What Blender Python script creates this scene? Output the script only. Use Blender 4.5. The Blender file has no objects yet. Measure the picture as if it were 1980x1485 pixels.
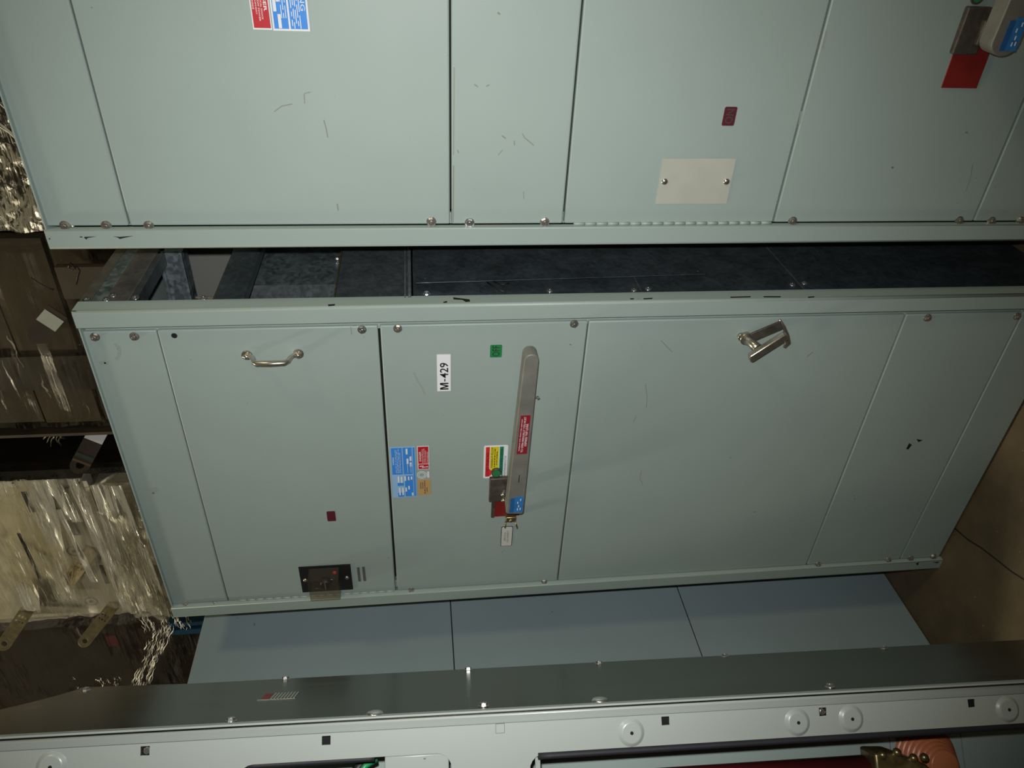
import bpy, bmesh, math, random
from mathutils import Vector, Matrix, noise
random.seed(7)
C = bpy.context.scene.collection
SC = bpy.context.scene

# ------------------------------------------------------------------ camera, world, lights, exposure
CAM = Vector((0.806741, -1.424720, 1.586373))
ROWS = ((0.04406592703053343, -0.11427658735618537, -0.9924711863107986),   # image right
        (-0.8146467308332302, -0.5791541400976307, 0.030515339593465477),   # image down
        (-0.5782809853502623, 0.8071687206464323, -0.118616012377468))      # forward
FPX = 1465.26
cd = bpy.data.cameras.new('camera'); cam = bpy.data.objects.new('camera', cd); C.objects.link(cam)
r0, r1, r2 = (Vector(r) for r in ROWS)
M3 = Matrix((r0, -r1, -r2)).transposed()
cam.matrix_world = Matrix.Translation(CAM) @ M3.to_4x4()
cd.sensor_fit = 'HORIZONTAL'; cd.sensor_width = 36.0; cd.lens = 36.0 * FPX / 1980.0
cd.clip_start = 0.02; cd.clip_end = 100
SC.camera = cam

w = bpy.data.worlds.new('world'); SC.world = w; w.use_nodes = True
w.node_tree.nodes['Background'].inputs[0].default_value = (0.90, 0.80, 0.62, 1)
w.node_tree.nodes['Background'].inputs[1].default_value = 0.026

# the flash of the hand-held camera, beside the lens
fl = bpy.data.lights.new('camera_flash', 'SPOT'); flo = bpy.data.objects.new('camera_flash', fl); C.objects.link(flo)
fl.energy = 99; fl.color = (1.0, 0.985, 0.95); fl.spot_size = math.radians(99); fl.spot_blend = 1.0; fl.shadow_soft_size = 0.012
fpos = CAM - r1 * 0.055 - r0 * 0.02
fdir = r2 + r0 * ((895 - 990) / FPX) + r1 * ((725 - 742.5) / FPX)
flo.matrix_world = Matrix.Translation(fpos) @ fdir.to_track_quat('-Z', 'Y').to_matrix().to_4x4()
# a high warehouse lamp down the aisle
hb = bpy.data.lights.new('overhead_warm_light', 'AREA'); hbo = bpy.data.objects.new('overhead_warm_light', hb); C.objects.link(hbo)
hb.energy = 27; hb.color = (1.0, 0.86, 0.48); hb.shape = 'DISK'; hb.size = 0.6
hbo.location = (3.6, -0.95, 3.7)
hbo.rotation_euler = (Vector((-0.6, -0.2, 1.2)) - Vector((3.6, -0.95, 3.7))).to_track_quat('-Z', 'Y').to_euler()

# an added light over the storage rack, put in to brighten the film-wrapped loads
h2 = bpy.data.lights.new('overhead_warm_light', 'AREA'); h2o = bpy.data.objects.new('overhead_warm_light', h2); C.objects.link(h2o)
h2.energy = 105; h2.color = (1.0, 0.90, 0.66); h2.shape = 'DISK'; h2.size = 0.45; h2o.location = (-2.4, -0.9, 6.4)
h2o.rotation_euler = (Vector((-2.2, 1.3, 3.0)) - h2o.location).to_track_quat('-Z', 'Y').to_euler()

vs = SC.view_settings
vs.view_transform = 'Standard'; vs.look = 'None'; vs.gamma = 1.0; vs.use_curve_mapping = False; vs.exposure = 0.0

def at(px, py, X=None, Y=None, Z=None):
    """photo pixel -> world point on the plane X=, Y= or Z="""
    d = r0 * ((px - 990) / FPX) + r1 * ((py - 742.5) / FPX) + r2
    t = (X - CAM.x) / d.x if X is not None else (Y - CAM.y) / d.y if Y is not None else (Z - CAM.z) / d.z
    return CAM + d * t

# ------------------------------------------------------------------ materials
MATS = {}
def nmat(name):
    m = bpy.data.materials.new(name); m.use_nodes = True; MATS[name] = m
    nt = m.node_tree; return m, nt, nt.nodes['Principled BSDF']
def N(nt, typ, **kw):
    n = nt.nodes.new(typ)
    for k, v in kw.items():
        if k in n.inputs.keys(): n.inputs[k].default_value = v
        else: setattr(n, k, v)
    return n
def ramp(nt, fac, stops):
    r = nt.nodes.new('ShaderNodeValToRGB'); nt.links.new(fac, r.inputs[0])
    e = r.color_ramp.elements
    e[0].position, e[0].color = stops[0][0], (*stops[0][1], 1)
    e[1].position, e[1].color = stops[1][0], (*stops[1][1], 1)
    for p, c in stops[2:]:
        q = e.new(p); q.color = (*c, 1)
    return r
def mix(nt, fac, a, b, mode='MIX'):
    m = nt.nodes.new('ShaderNodeMix'); m.data_type = 'RGBA'; m.blend_type = mode
    for i, v in ((0, fac), (6, a), (7, b)):
        if hasattr(v, 'links'): nt.links.new(v, m.inputs[i])
        elif i == 0: m.inputs[0].default_value = v
        else: m.inputs[i].default_value = (*v, 1)
    return m.outputs[2]
def coords(nt, scale=(1, 1, 1)):
    t = nt.nodes.new('ShaderNodeNewGeometry'); mp = nt.nodes.new('ShaderNodeMapping')
    mp.inputs['Scale'].default_value = scale; nt.links.new(t.outputs['Position'], mp.inputs[0]); return mp.outputs[0]
def plain(name, col, rough=0.5, metal=0.0, var=0.0, vscale=20, **kw):
    m, nt, b = nmat(name)
    b.inputs['Base Color'].default_value = (*col, 1); b.inputs['Roughness'].default_value = rough; b.inputs['Metallic'].default_value = metal
    if var:
        nz = N(nt, 'ShaderNodeTexNoise', Scale=vscale, Detail=5.0); nt.links.new(coords(nt), nz.inputs['Vector'])
        r = ramp(nt, nz.outputs['Fac'], [(0.3, tuple(c * (1 - var) for c in col)), (0.7, tuple(min(1, c * (1 + var)) for c in col))])
        nt.links.new(r.outputs[0], b.inputs['Base Color'])
    for k, v in kw.items(): b.inputs[k].default_value = v
    return m
def paint(name, col, rough=0.45, dirt=0.35, tint=(0.30, 0.24, 0.16)):
    m, nt, b = nmat(name)
    co = coords(nt)
    big = N(nt, 'ShaderNodeTexNoise', Scale=3.2, Detail=4.0, Roughness=0.55); nt.links.new(co, big.inputs['Vector'])
    base = ramp(nt, big.outputs['Fac'], [(0.3, tuple(c * 0.96 for c in col)), (0.7, tuple(c * 1.03 for c in col))]).outputs[0]
    sm = N(nt, 'ShaderNodeTexNoise', Scale=9.0, Detail=7.0, Roughness=0.72, Distortion=0.8); nt.links.new(co, sm.inputs['Vector'])
    sf = ramp(nt, sm.outputs['Fac'], [(0.66, (0, 0, 0)), (0.80, (dirt, dirt, dirt))]).outputs[0]
    c1 = mix(nt, sf, base, tint)
    sp = N(nt, 'ShaderNodeTexNoise', Scale=46.0, Detail=3.0, Roughness=0.6); nt.links.new(co, sp.inputs['Vector'])
    spf = ramp(nt, sp.outputs['Fac'], [(0.755, (0, 0, 0)), (0.78, (0.7, 0.7, 0.7))]).outputs[0]
    c2 = mix(nt, spf, c1, (0.07, 0.05, 0.04))
    nt.links.new(c2, b.inputs['Base Color'])
    b.inputs['Roughness'].default_value = rough
    op = N(nt, 'ShaderNodeTexNoise', Scale=420.0, Detail=2.0); nt.links.new(co, op.inputs['Vector'])
    bp = N(nt, 'ShaderNodeBump', Strength=0.06, Distance=0.0006); nt.links.new(op.outputs['Fac'], bp.inputs['Height'])
    nt.links.new(bp.outputs[0], b.inputs['Normal'])
    return m
def galv(name, col, rough, spangle=26.0, metal=0.85, streak=False, cells=0.5):
    m, nt, b = nmat(name)
    co = coords(nt)
    v = N(nt, 'ShaderNodeTexVoronoi', Scale=spangle); nt.links.new(co, v.inputs['Vector'])
    bw = N(nt, 'ShaderNodeRGBToBW'); nt.links.new(v.outputs['Color'], bw.inputs[0])
    nz = N(nt, 'ShaderNodeTexNoise', Scale=14.0, Detail=6.0, Roughness=0.7)
    nt.links.new(coords(nt, (1.2, 1.2, 0.12)) if streak else co, nz.inputs['Vector'])
    ad = N(nt, 'ShaderNodeMath', operation='MULTIPLY_ADD'); nt.links.new(bw.outputs[0], ad.inputs[0]); ad.inputs[1].default_value = 0.1 if streak else cells
    nt.links.new(nz.outputs['Fac'], ad.inputs[2])
    r = ramp(nt, ad.outputs[0], [(0.45, tuple(c * 0.62 for c in col)), (1.05, tuple(min(1, c * 1.25) for c in col))])
    nt.links.new(r.outputs[0], b.inputs['Base Color'])
    rr = ramp(nt, ad.outputs[0], [(0.4, (rough * 0.8,) * 3), (1.0, (min(1, rough * 1.25),) * 3)])
    nt.links.new(rr.outputs[0], b.inputs['Roughness'])
    b.inputs['Metallic'].default_value = metal
    bp = N(nt, 'ShaderNodeBump', Strength=0.12, Distance=0.0015); nt.links.new(ad.outputs[0], bp.inputs['Height']); nt.links.new(bp.outputs[0], b.inputs['Normal'])
    return m
def film(name, tint, cover_lo, cover_hi, dirx=True, scale=30.0, gloss=0.5):
    m = bpy.data.materials.new(name); m.use_nodes = True; MATS[name] = m; nt = m.node_tree; nt.nodes.clear()
    out = N(nt, 'ShaderNodeOutputMaterial')
    co = coords(nt, (0.028 if scale > 200 else 0.05, 1, 1) if dirx else (1, 1, 0.12))
    nz = N(nt, 'ShaderNodeTexNoise', Scale=scale, Detail=7.0, Roughness=0.72, Distortion=0.5); nt.links.new(co, nz.inputs['Vector'])
    cl = N(nt, 'ShaderNodeTexNoise', Scale=2.6, Detail=4.0, Roughness=0.6, Distortion=0.6); nt.links.new(coords(nt, (0.6, 1, 1)), cl.inputs['Vector'])
    ad = N(nt, 'ShaderNodeMath', operation='ADD'); nt.links.new(nz.outputs['Fac'], ad.inputs[0]); nt.links.new(cl.outputs['Fac'], ad.inputs[1])
    cf = ramp(nt, ad.outputs[0], [(0.90, (cover_lo,) * 3), (1.03, (cover_lo + (cover_hi - cover_lo) * 0.25,) * 3), (1.24, (cover_hi,) * 3)]).outputs[0]
    tr = N(nt, 'ShaderNodeBsdfTransparent'); tr.inputs[0].default_value = (0.93, 0.91, 0.84, 1)
    b = N(nt, 'ShaderNodeBsdfDiffuse'); b.inputs['Color'].default_value = (*tint, 1)
    g = N(nt, 'ShaderNodeBsdfGlossy'); g.inputs['Color'].default_value = (0.95, 0.92, 0.84, 1); g.inputs['Roughness'].default_value = 0.2
    bp = N(nt, 'ShaderNodeBump', Strength=1.0, Distance=0.03); nt.links.new(nz.outputs['Fac'], bp.inputs['Height'])
    nt.links.new(bp.outputs[0], b.inputs['Normal']); nt.links.new(bp.outputs[0], g.inputs['Normal'])
    m1 = N(nt, 'ShaderNodeMixShader'); m1.inputs[0].default_value = gloss; nt.links.new(b.outputs[0], m1.inputs[1]); nt.links.new(g.outputs[0], m1.inputs[2])
    ms = N(nt, 'ShaderNodeMixShader'); nt.links.new(cf, ms.inputs[0]); nt.links.new(tr.outputs[0], ms.inputs[1]); nt.links.new(m1.outputs[0], ms.inputs[2])
    nt.links.new(ms.outputs[0], out.inputs[0]); return m

paint('paint', (0.305, 0.380, 0.358))
paint('paint_blue', (0.255, 0.33, 0.355), dirt=0.06)
paint('paint_white', (0.335, 0.375, 0.358), rough=0.3, dirt=0.5, tint=(0.42, 0.33, 0.22))
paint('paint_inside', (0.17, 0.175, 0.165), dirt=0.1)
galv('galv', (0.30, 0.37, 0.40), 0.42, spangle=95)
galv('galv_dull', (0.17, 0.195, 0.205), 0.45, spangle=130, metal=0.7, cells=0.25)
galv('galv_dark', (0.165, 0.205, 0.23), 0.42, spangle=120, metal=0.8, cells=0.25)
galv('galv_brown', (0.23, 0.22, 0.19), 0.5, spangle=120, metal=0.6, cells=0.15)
galv('galv_plate', (0.20, 0.20, 0.175), 0.25, spangle=160, metal=0.95, streak=True)
plain('bolt', (0.42, 0.40, 0.36), 0.35, 0.85, var=0.35, vscale=160)
plain('zinc', (0.70, 0.70, 0.68), 0.25, 0.95)
plain('nickel', (0.50, 0.47, 0.40), 0.28, 0.9, var=0.15, vscale=60)
plain('lever_grey', (0.20, 0.20, 0.178), 0.5, 0.2, var=0.15, vscale=25)
plain('dark_metal', (0.075, 0.065, 0.055), 0.5, 0.3, var=0.35, vscale=60)
plain('black', (0.008, 0.008, 0.010), 0.5)
plain('gap_black', (0.004, 0.004, 0.006), 0.9)
plain('rubber', (0.012, 0.012, 0.018), 0.65)
plain('chip', (0.012, 0.010, 0.009), 0.6)
plain('smudge', (0.215, 0.225, 0.195), 0.7)
plain('white_print', (0.72, 0.74, 0.75), 0.45)
plain('white_label', (0.78, 0.80, 0.84), 0.4)
plain('cream_label', (0.55, 0.56, 0.52), 0.45)
plain('tag_beige', (0.41, 0.425, 0.37), 0.55, var=0.05, vscale=14)
plain('ink', (0.012, 0.012, 0.014), 0.5)
plain('ink_grey', (0.10, 0.10, 0.10), 0.5)
plain('red', (0.46, 0.012, 0.022), 0.45)
plain('red_bright', (0.66, 0.03, 0.03), 0.45)
plain('red_plate', (0.19, 0.013, 0.011), 0.5, var=0.12, vscale=30)
plain('red_dark', (0.095, 0.016, 0.024), 0.4)
plain('blue', (0.045, 0.25, 0.72), 0.4)
plain('blue_dark', (0.02, 0.11, 0.32), 0.4)
plain('green_dull', (0.012, 0.035, 0.018), 0.5)
plain('tan_dull', (0.09, 0.05, 0.015), 0.5)
plain('film_glint', (0.90, 0.87, 0.76), 0.22, 0.0)  # pale strip colour standing in for glints along the film
plain('blue_dull', (0.008, 0.045, 0.09), 0.5)
plain('smudge_soft', (0.275, 0.325, 0.298), 0.6)
plain('red_sticker', (0.25, 0.012, 0.025), 0.45)
plain('blue_sticker', (0.03, 0.18, 0.48), 0.45, var=0.2, vscale=90)
plain('ink_soft', (0.055, 0.055, 0.05), 0.5)
plain('green_dark_ink', (0.02, 0.035, 0.025), 0.5)
plain('blue_pale', (0.28, 0.47, 0.75), 0.4)
plain('yellow', (0.68, 0.58, 0.02), 0.45)
plain('green', (0.02, 0.22, 0.13), 0.45)
plain('green_label', (0.02, 0.20, 0.06), 0.4)
plain('tan_label', (0.48, 0.30, 0.11), 0.5)
plain('brass', (0.30, 0.24, 0.12), 0.35, 0.85, var=0.4, vscale=80)
plain('busbar', (0.36, 0.30, 0.18), 0.4, 0.6, var=0.25, vscale=40)
plain('maroon', (0.10, 0.012, 0.014), 0.35)
plain('insulator', (0.50, 0.16, 0.07), 0.35)
plain('green_wire', (0.02, 0.28, 0.10), 0.4)
plain('wire_black', (0.02, 0.02, 0.02), 0.5)
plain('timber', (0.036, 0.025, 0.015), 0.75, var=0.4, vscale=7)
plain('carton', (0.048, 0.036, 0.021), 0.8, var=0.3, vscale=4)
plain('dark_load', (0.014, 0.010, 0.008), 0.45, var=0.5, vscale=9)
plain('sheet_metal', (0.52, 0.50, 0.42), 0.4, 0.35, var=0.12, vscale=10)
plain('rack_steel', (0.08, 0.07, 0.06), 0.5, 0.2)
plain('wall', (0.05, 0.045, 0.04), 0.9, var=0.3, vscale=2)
film('film_bright', (0.80, 0.76, 0.64), 0.02, 0.45, True, 160, 0.62)
film('film_streak', (0.97, 0.94, 0.83), 0.04, 1.0, True, 260, 0.55)  # opaque whitish streaks put the film's highlights into the colour
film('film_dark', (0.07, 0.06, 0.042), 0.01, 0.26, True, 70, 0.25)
film('film_side', (0.80, 0.74, 0.56), 0.03, 0.85, True, 90, 0.65)
# clear plastic
m = bpy.data.materials.new('clear_plastic'); m.use_nodes = True; MATS['clear_plastic'] = m; nt = m.node_tree; nt.nodes.clear()
o_ = N(nt, 'ShaderNodeOutputMaterial'); t_ = N(nt, 'ShaderNodeBsdfTransparent'); t_.inputs[0].default_value = (0.86, 0.82, 0.76, 1)
g_ = N(nt, 'ShaderNodeBsdfPrincipled'); g_.inputs['Base Color'].default_value = (0.22, 0.19, 0.16, 1); g_.inputs['Roughness'].default_value = 0.08
x_ = N(nt, 'ShaderNodeMixShader'); x_.inputs[0].default_value = 0.10
nt.links.new(t_.outputs[0], x_.inputs[1]); nt.links.new(g_.outputs[0], x_.inputs[2]); nt.links.new(x_.outputs[0], o_.inputs[0])
# concrete floor
m, nt, b = nmat('concrete')
co = coords(nt)
n1 = N(nt, 'ShaderNodeTexNoise', Scale=2.6, Detail=8.0, Roughness=0.65); nt.links.new(co, n1.inputs['Vector'])
cA = ramp(nt, n1.outputs['Fac'], [(0.32, (0.060, 0.045, 0.026)), (0.72, (0.175, 0.130, 0.072))]).outputs[0]
n2 = N(nt, 'ShaderNodeTexNoise', Scale=70.0, Detail=3.0); nt.links.new(co, n2.inputs['Vector'])
f2 = ramp(nt, n2.outputs['Fac'], [(0.72, (0, 0, 0)), (0.76, (0.8, 0.8, 0.8))]).outputs[0]
nt.links.new(mix(nt, f2, cA, (0.42, 0.37, 0.28)), b.inputs['Base Color']); b.inputs['Roughness'].default_value = 0.6

# ------------------------------------------------------------------ mesh helpers
class MB:
    """collects shapes into one bmesh; flat faces stay flat, rounded ones are smooth"""
    def __init__(s): s.bm = bmesh.new()
    def _tag(s, faces, smooth):
        for f in faces: f.smooth = smooth
    def box(s, a, b, bevel=0.0, seg=3, edges=None, mat=None):
        t = bmesh.new(); bmesh.ops.create_cube(t, size=1.0)
        a, b = Vector(a), Vector(b)
        lo = Vector((min(a.x, b.x), min(a.y, b.y), min(a.z, b.z))); hi = Vector((max(a.x, b.x), max(a.y, b.y), max(a.z, b.z)))
        for v in t.verts: v.co = Vector([(lo[i] + hi[i]) / 2 + v.co[i] * (hi[i] - lo[i]) for i in range(3)])
        if bevel:
            r = bmesh.ops.bevel(t, geom=list(t.edges), offset=bevel, segments=seg, profile=0.5, affect='EDGES')
            for f in r['faces']: f.smooth = True
        s.join(t, mat); return s
    def join(s, t, mat=None):
        if mat is not None: bmesh.ops.transform(t, matrix=mat, verts=t.verts)
        me = bpy.data.meshes.new('tmp'); t.to_mesh(me); t.free(); s.bm.from_mesh(me); bpy.data.meshes.remove(me)
    def cyl(s, p, q, r, r2=None, n=12, smooth=True, caps=True):
        p, q = Vector(p), Vector(q); r2 = r if r2 is None else r2
        t = bmesh.new(); bmesh.ops.create_cone(t, cap_ends=caps, segments=n, radius1=r, radius2=r2, depth=(q - p).length)
        for f in t.faces: f.smooth = smooth and len(f.verts) == 4
        s.join(t, Matrix.Translation((p + q) / 2) @ (q - p).to_track_quat('Z', 'Y').to_matrix().to_4x4()); return s
    def lathe(s, p, axis, prof, n=20):
        """prof: list of (radius, height)"""
        t = bmesh.new(); rings = []
        for r, h in prof:
            rings.append([t.verts.new((r * math.cos(2 * math.pi * i / n), r * math.sin(2 * math.pi * i / n), h)) for i in range(n)] if r > 1e-6 else [t.verts.new((0, 0, h))])
        for A, B in zip(rings, rings[1:]):
            for i in range(n):
                j = (i + 1) % n
                q = [A[i % len(A)], A[j % len(A)], B[j % len(B)], B[i % len(B)]]
                u = []
                for v in q:
                    if v not in u: u.append(v)
                if len(u) > 2: t.faces.new(u).smooth = True
        s.join(t, Matrix.Translation(Vector(p)) @ Vector(axis).to_track_quat('Z', 'Y').to_matrix().to_4x4()); return s
    def tube(s, pts, r, n=8, flat=1.0, up=(0, 0, 1)):
        pts = [Vector(p) for p in pts]; t = bmesh.new(); rings = []
        for i, p in enumerate(pts):
            d = (pts[min(i + 1, len(pts) - 1)] - pts[max(i - 1, 0)]).normalized()
            sx = d.cross(Vector(up)).normalized() if abs(d.dot(Vector(up))) < 0.98 else d.cross(Vector((1, 0, 0))).normalized(); sy = sx.cross(d)
            rr = r[i] if isinstance(r, (list, tuple)) else r
            rings.append([t.verts.new(p + sx * rr * math.cos(2 * math.pi * k / n) + sy * rr * flat * math.sin(2 * math.pi * k / n)) for k in range(n)])
        for A, B in zip(rings, rings[1:]):
            for i in range(n): t.faces.new((A[i], A[(i + 1) % n], B[(i + 1) % n], B[i])).smooth = True
        t.faces.new(rings[0][::-1]); t.faces.new(rings[-1]); bmesh.ops.recalc_face_normals(t, faces=t.faces)
        s.join(t); return s
    def prism(s, poly, vec, bevel=0.0, seg=2):
        """poly: closed list of 3-D points, extruded by vec"""
        t = bmesh.new(); vs = [t.verts.new(p) for p in poly]; f = t.faces.new(vs)
        r = bmesh.ops.extrude_face_region(t, geom=[f])
        bmesh.ops.translate(t, vec=Vector(vec), verts=[g for g in r['geom'] if isinstance(g, bmesh.types.BMVert)])
        bmesh.ops.recalc_face_normals(t, faces=t.faces)
        if bevel:
            r = bmesh.ops.bevel(t, geom=list(t.edges), offset=bevel, segments=seg, profile=0.5, affect='EDGES', clamp_overlap=True)
            for f in r['faces']: f.smooth = True
        s.join(t); return s
    def poly(s, pts):
        s.bm.faces.new([s.bm.verts.new(p) for p in pts]); return s
    def obj(s, name, mat, parent=None, **props):
        me = bpy.data.meshes.new(name); s.bm.to_mesh(me); s.bm.free(); me.materials.append(MATS[mat])
        o = bpy.data.objects.new(name, me); C.objects.link(o)
        if parent is not None:
            o.parent = parent; 
            if parent.parent is None and parent.type == 'EMPTY': o.matrix_parent_inverse = Matrix()
        for k, v in props.items(): o[k] = v
        return o
def thing(name, label, cat, group=None, loc=(0, 0, 0), rot=(0, 0, 0)):
    o = bpy.data.objects.new(name, None); C.objects.link(o); o.location = loc; o.rotation_euler = rot; o.empty_display_size = 0.1
    o['label'] = label; o['category'] = cat
    if group: o['group'] = group
    return o
def share(src, name, parent, loc, rot=None):
    o = bpy.data.objects.new(name, src); C.objects.link(o); o.parent = parent; o.location = loc
    if rot: o.rotation_euler = rot
    return o
# every Empty root of an upright thing stays at the origin of its base; parts use world coordinates minus that base
class Base:
    def __init__(s, root): s.r = root; s.o = Vector(root.location)

def text_into(mb, body, x0, x1, z, h, Y, flip=False, bold=0.0, shear=0.0, align='FIT'):
    """lettering on a plane facing -Y: baseline box from x0 to x1, height h (cap) centred on z"""
    cu = bpy.data.curves.new('t', 'FONT'); cu.body = body; cu.size = 1.0; cu.offset = bold; cu.shear = shear; cu.resolution_u = 2
    o = bpy.data.objects.new('t', cu); C.objects.link(o)
    dg = bpy.context.evaluated_depsgraph_get(); me = bpy.data.meshes.new_from_object(o.evaluated_get(dg))
    xs = [v.co.x for v in me.vertices]; ys = [v.co.y for v in me.vertices]
    ax, bx, ay, by = min(xs), max(xs), min(ys), max(ys)
    for v in me.vertices:
        u = (v.co.x - ax) / (bx - ax); q = (v.co.y - ay) / (by - ay) - 0.5
        if flip: u, q = 1 - u, -q
        v.co = Vector((x0 + u * (x1 - x0), Y, z + q * h))
    mb.bm.from_mesh(me); bpy.data.meshes.remove(me); bpy.data.objects.remove(o); bpy.data.curves.remove(cu)
def dashes(mb, x0, x1, z, h, Y, seed=0, gap=0.25):
    """a line of print too small to read"""
    rnd = random.Random(seed); x = x0; u = (x1 - x0)
    while x < x1 - u * 0.02:
        L = min(u * rnd.uniform(0.04, 0.16), x1 - x); mb.box((x, Y + 0.0003, z - h / 2), (x + L, Y, z + h / 2)); x += L + u * 0.03 * (1 + gap)
def flat_sheet(outlines, thick, bevel=0.0, res=6):
    """filled 2-D curve with holes -> mesh in the (u,v) plane, centred on w=0"""
    cu = bpy.data.curves.new('s', 'CURVE'); cu.dimensions = '2D'; cu.fill_mode = 'BOTH'; cu.extrude = thick / 2; cu.bevel_depth = bevel; cu.bevel_resolution = 1
    for pts in outlines:
        sp = cu.splines.new('POLY'); sp.points.add(len(pts) - 1); sp.use_cyclic_u = True
        for q, (u, v) in zip(sp.points, pts): q.co = (u, v, 0, 1)
    o = bpy.data.objects.new('s', cu); C.objects.link(o)
    dg = bpy.context.evaluated_depsgraph_get(); me = bpy.data.meshes.new_from_object(o.evaluated_get(dg))
    bpy.data.objects.remove(o); bpy.data.curves.remove(cu); return me
def rrect(u0, u1, v0, v1, r, n=5):
    p = []
    for cx, cy, a in ((u1 - r, v1 - r, 0), (u0 + r, v1 - r, 90), (u0 + r, v0 + r, 180), (u1 - r, v0 + r, 270)):
        for i in range(n + 1):
            t = math.radians(a + 90 * i / n); p.append((cx + r * math.cos(t), cy + r * math.sin(t)))
    return p
def circ(u, v, r, n=16): return [(u + r * math.cos(2 * math.pi * i / n), v + r * math.sin(2 * math.pi * i / n)) for i in range(n)]

# shared screws: hexagon head on a washer, facing -Y (front) / +X (side)
def screw_mesh(r, axis, mat, name):
    mb = MB(); a = Vector(axis)
    mb.cyl((0, 0, 0), a * 0.0015, r * 1.12, n=14); mb.cyl(a * 0.0012, a * (r * 0.75), r * 0.92, r * 0.85, n=6, smooth=False)
    mb.cyl(a * (r * 0.74), a * (r * 0.82), r * 0.55, r * 0.4, n=8)
    me = bpy.data.meshes.new(name); mb.bm.to_mesh(me); mb.bm.free(); me.materials.append(MATS[mat]); return me
SCREW_F = screw_mesh(0.0088, (0, -1, 0), 'bolt', 'screw'); SCREW_FZ = screw_mesh(0.0088, (0, -1, 0), 'zinc', 'screw')
SCREW_S = screw_mesh(0.0068, (1, 0, 0), 'zinc', 'screw'); SCREW_SB = screw_mesh(0.0080, (1, 0, 0), 'bolt', 'screw')
SCREW_B = screw_mesh(0.0052, (0, 1, 0), 'zinc', 'screw')
PY = 0.012                                  # front skin of the cover panels, behind the proud corner posts

# ------------------------------------------------------------------ the setting
mb = MB(); mb.box((-7, -4, -0.1), (5, 4.2, 0)); floor = mb.obj('floor', 'concrete'); floor['kind'] = 'structure'
mb = MB(); mb.box((-7, 4.0, 0), (5, 4.2, 6.5)); o = mb.obj('wall_back', 'wall'); o['kind'] = 'structure'
ca, cb = at(1850, 1025, Z=0), at(1950, 1098, Z=0); dv = (cb - ca).normalized(); nn = Vector((-dv.y, dv.x, 0)) * 0.0022
pts = []
for i in range(9):
    p = ca + (cb - ca) * (i / 8 * 2.2 - 0.6) + nn * random.uniform(-2, 2); pts.append(p)
mb = MB()
for a, b in zip(pts, pts[1:]):
    mb.prism([a - nn, b - nn, b + nn, a + nn], (0, 0, 0.0006))
mb.obj('crack', 'chip', floor)

# ------------------------------------------------------------------ switchgear cabinets
H = 2.286
def post(root, x, sx, y=0.0, depth=0.041, wd=0.041, name='corner_post', mat='paint', sy=1):
    """angle-shaped post: front leg from x to x+sx*wd, side leg back by depth, rounded outer corner"""
    prof = [(0.006, 0.0), (wd - 0.002, 0.0), (wd, 0.0012), (wd, 0.016), (wd - 0.003, 0.016), (wd - 0.003, 0.004), (0.004, 0.004), (0.004, depth), (0, depth), (0, 0.006), (0.0008, 0.003), (0.0026, 0.0008)]
    mb = MB(); t = bmesh.new()
    lo = [t.verts.new((x + sx * u, y + sy * v, 0)) for u, v in prof]; hi = [t.verts.new((x + sx * u, y + sy * v, H)) for u, v in prof]
    n = len(prof)
    for i in range(n):
        f = t.faces.new((lo[i], lo[(i + 1) % n], hi[(i + 1) % n], hi[i])); f.smooth = i in (n - 1, n - 2, n - 3, 1)
    t.faces.new(lo); t.faces.new(hi[::-1]); bmesh.ops.recalc_face_normals(t, faces=t.faces); mb.join(t)
    return mb.obj(name, mat, root)
def screws(parent, pxs, zinc=()):
    for q in pxs:
        p = at(*q, Y=PY); share(SCREW_FZ if q in zinc else SCREW_F, 'screw', parent, (p.x, PY, p.z), (0, random.uniform(0, 1), 0))
def chip(parent, pts, Y=None, X=None, name='paint_chip', mat='chip', out=0.0003):
    P = [at(*q, Y=Y) if Y is not None else at(*q, X=X) for q in pts]
    v = Vector((0, -out, 0)) if Y is not None else Vector((out, 0, 0))
    MB().prism(P, v).obj(name, mat, parent)
def scuff(parent, pts, w, Y, name='scuff_mark', mat='smudge'):
    P = [at(*q, Y=Y) for q in pts]; mb = MB()
    for a, b in zip(P, P[1:]):
        d = (b - a).normalized(); n = Vector((-d.z, 0, d.x)) * w
        mb.prism([a - n, b - n, b + n, a + n], (0, -0.00025, 0))
    mb.obj(name, 'smudge_soft' if w > 0.0016 else mat, parent)
def label_plate(root, x0, x1, z0, z1, mat, name, Y=PY, t=0.0006, r=0.0, **props):
    mb = MB()
    if r: mb.prism([(u, Y, v) for u, v in rrect(min(x0, x1), max(x0, x1), min(z0, z1), max(z0, z1), r)], (0, -t, 0))
    else: mb.box((x0, Y, z0), (x1, Y - t, z1))
    return mb.obj(name, mat, root, **props)
def pbox(p, q, Y=PY):
    a, b = at(*p, Y=Y), at(*q, Y=Y); return min(a.x, b.x), max(a.x, b.x), min(a.z, b.z), max(a.z, b.z)

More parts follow.
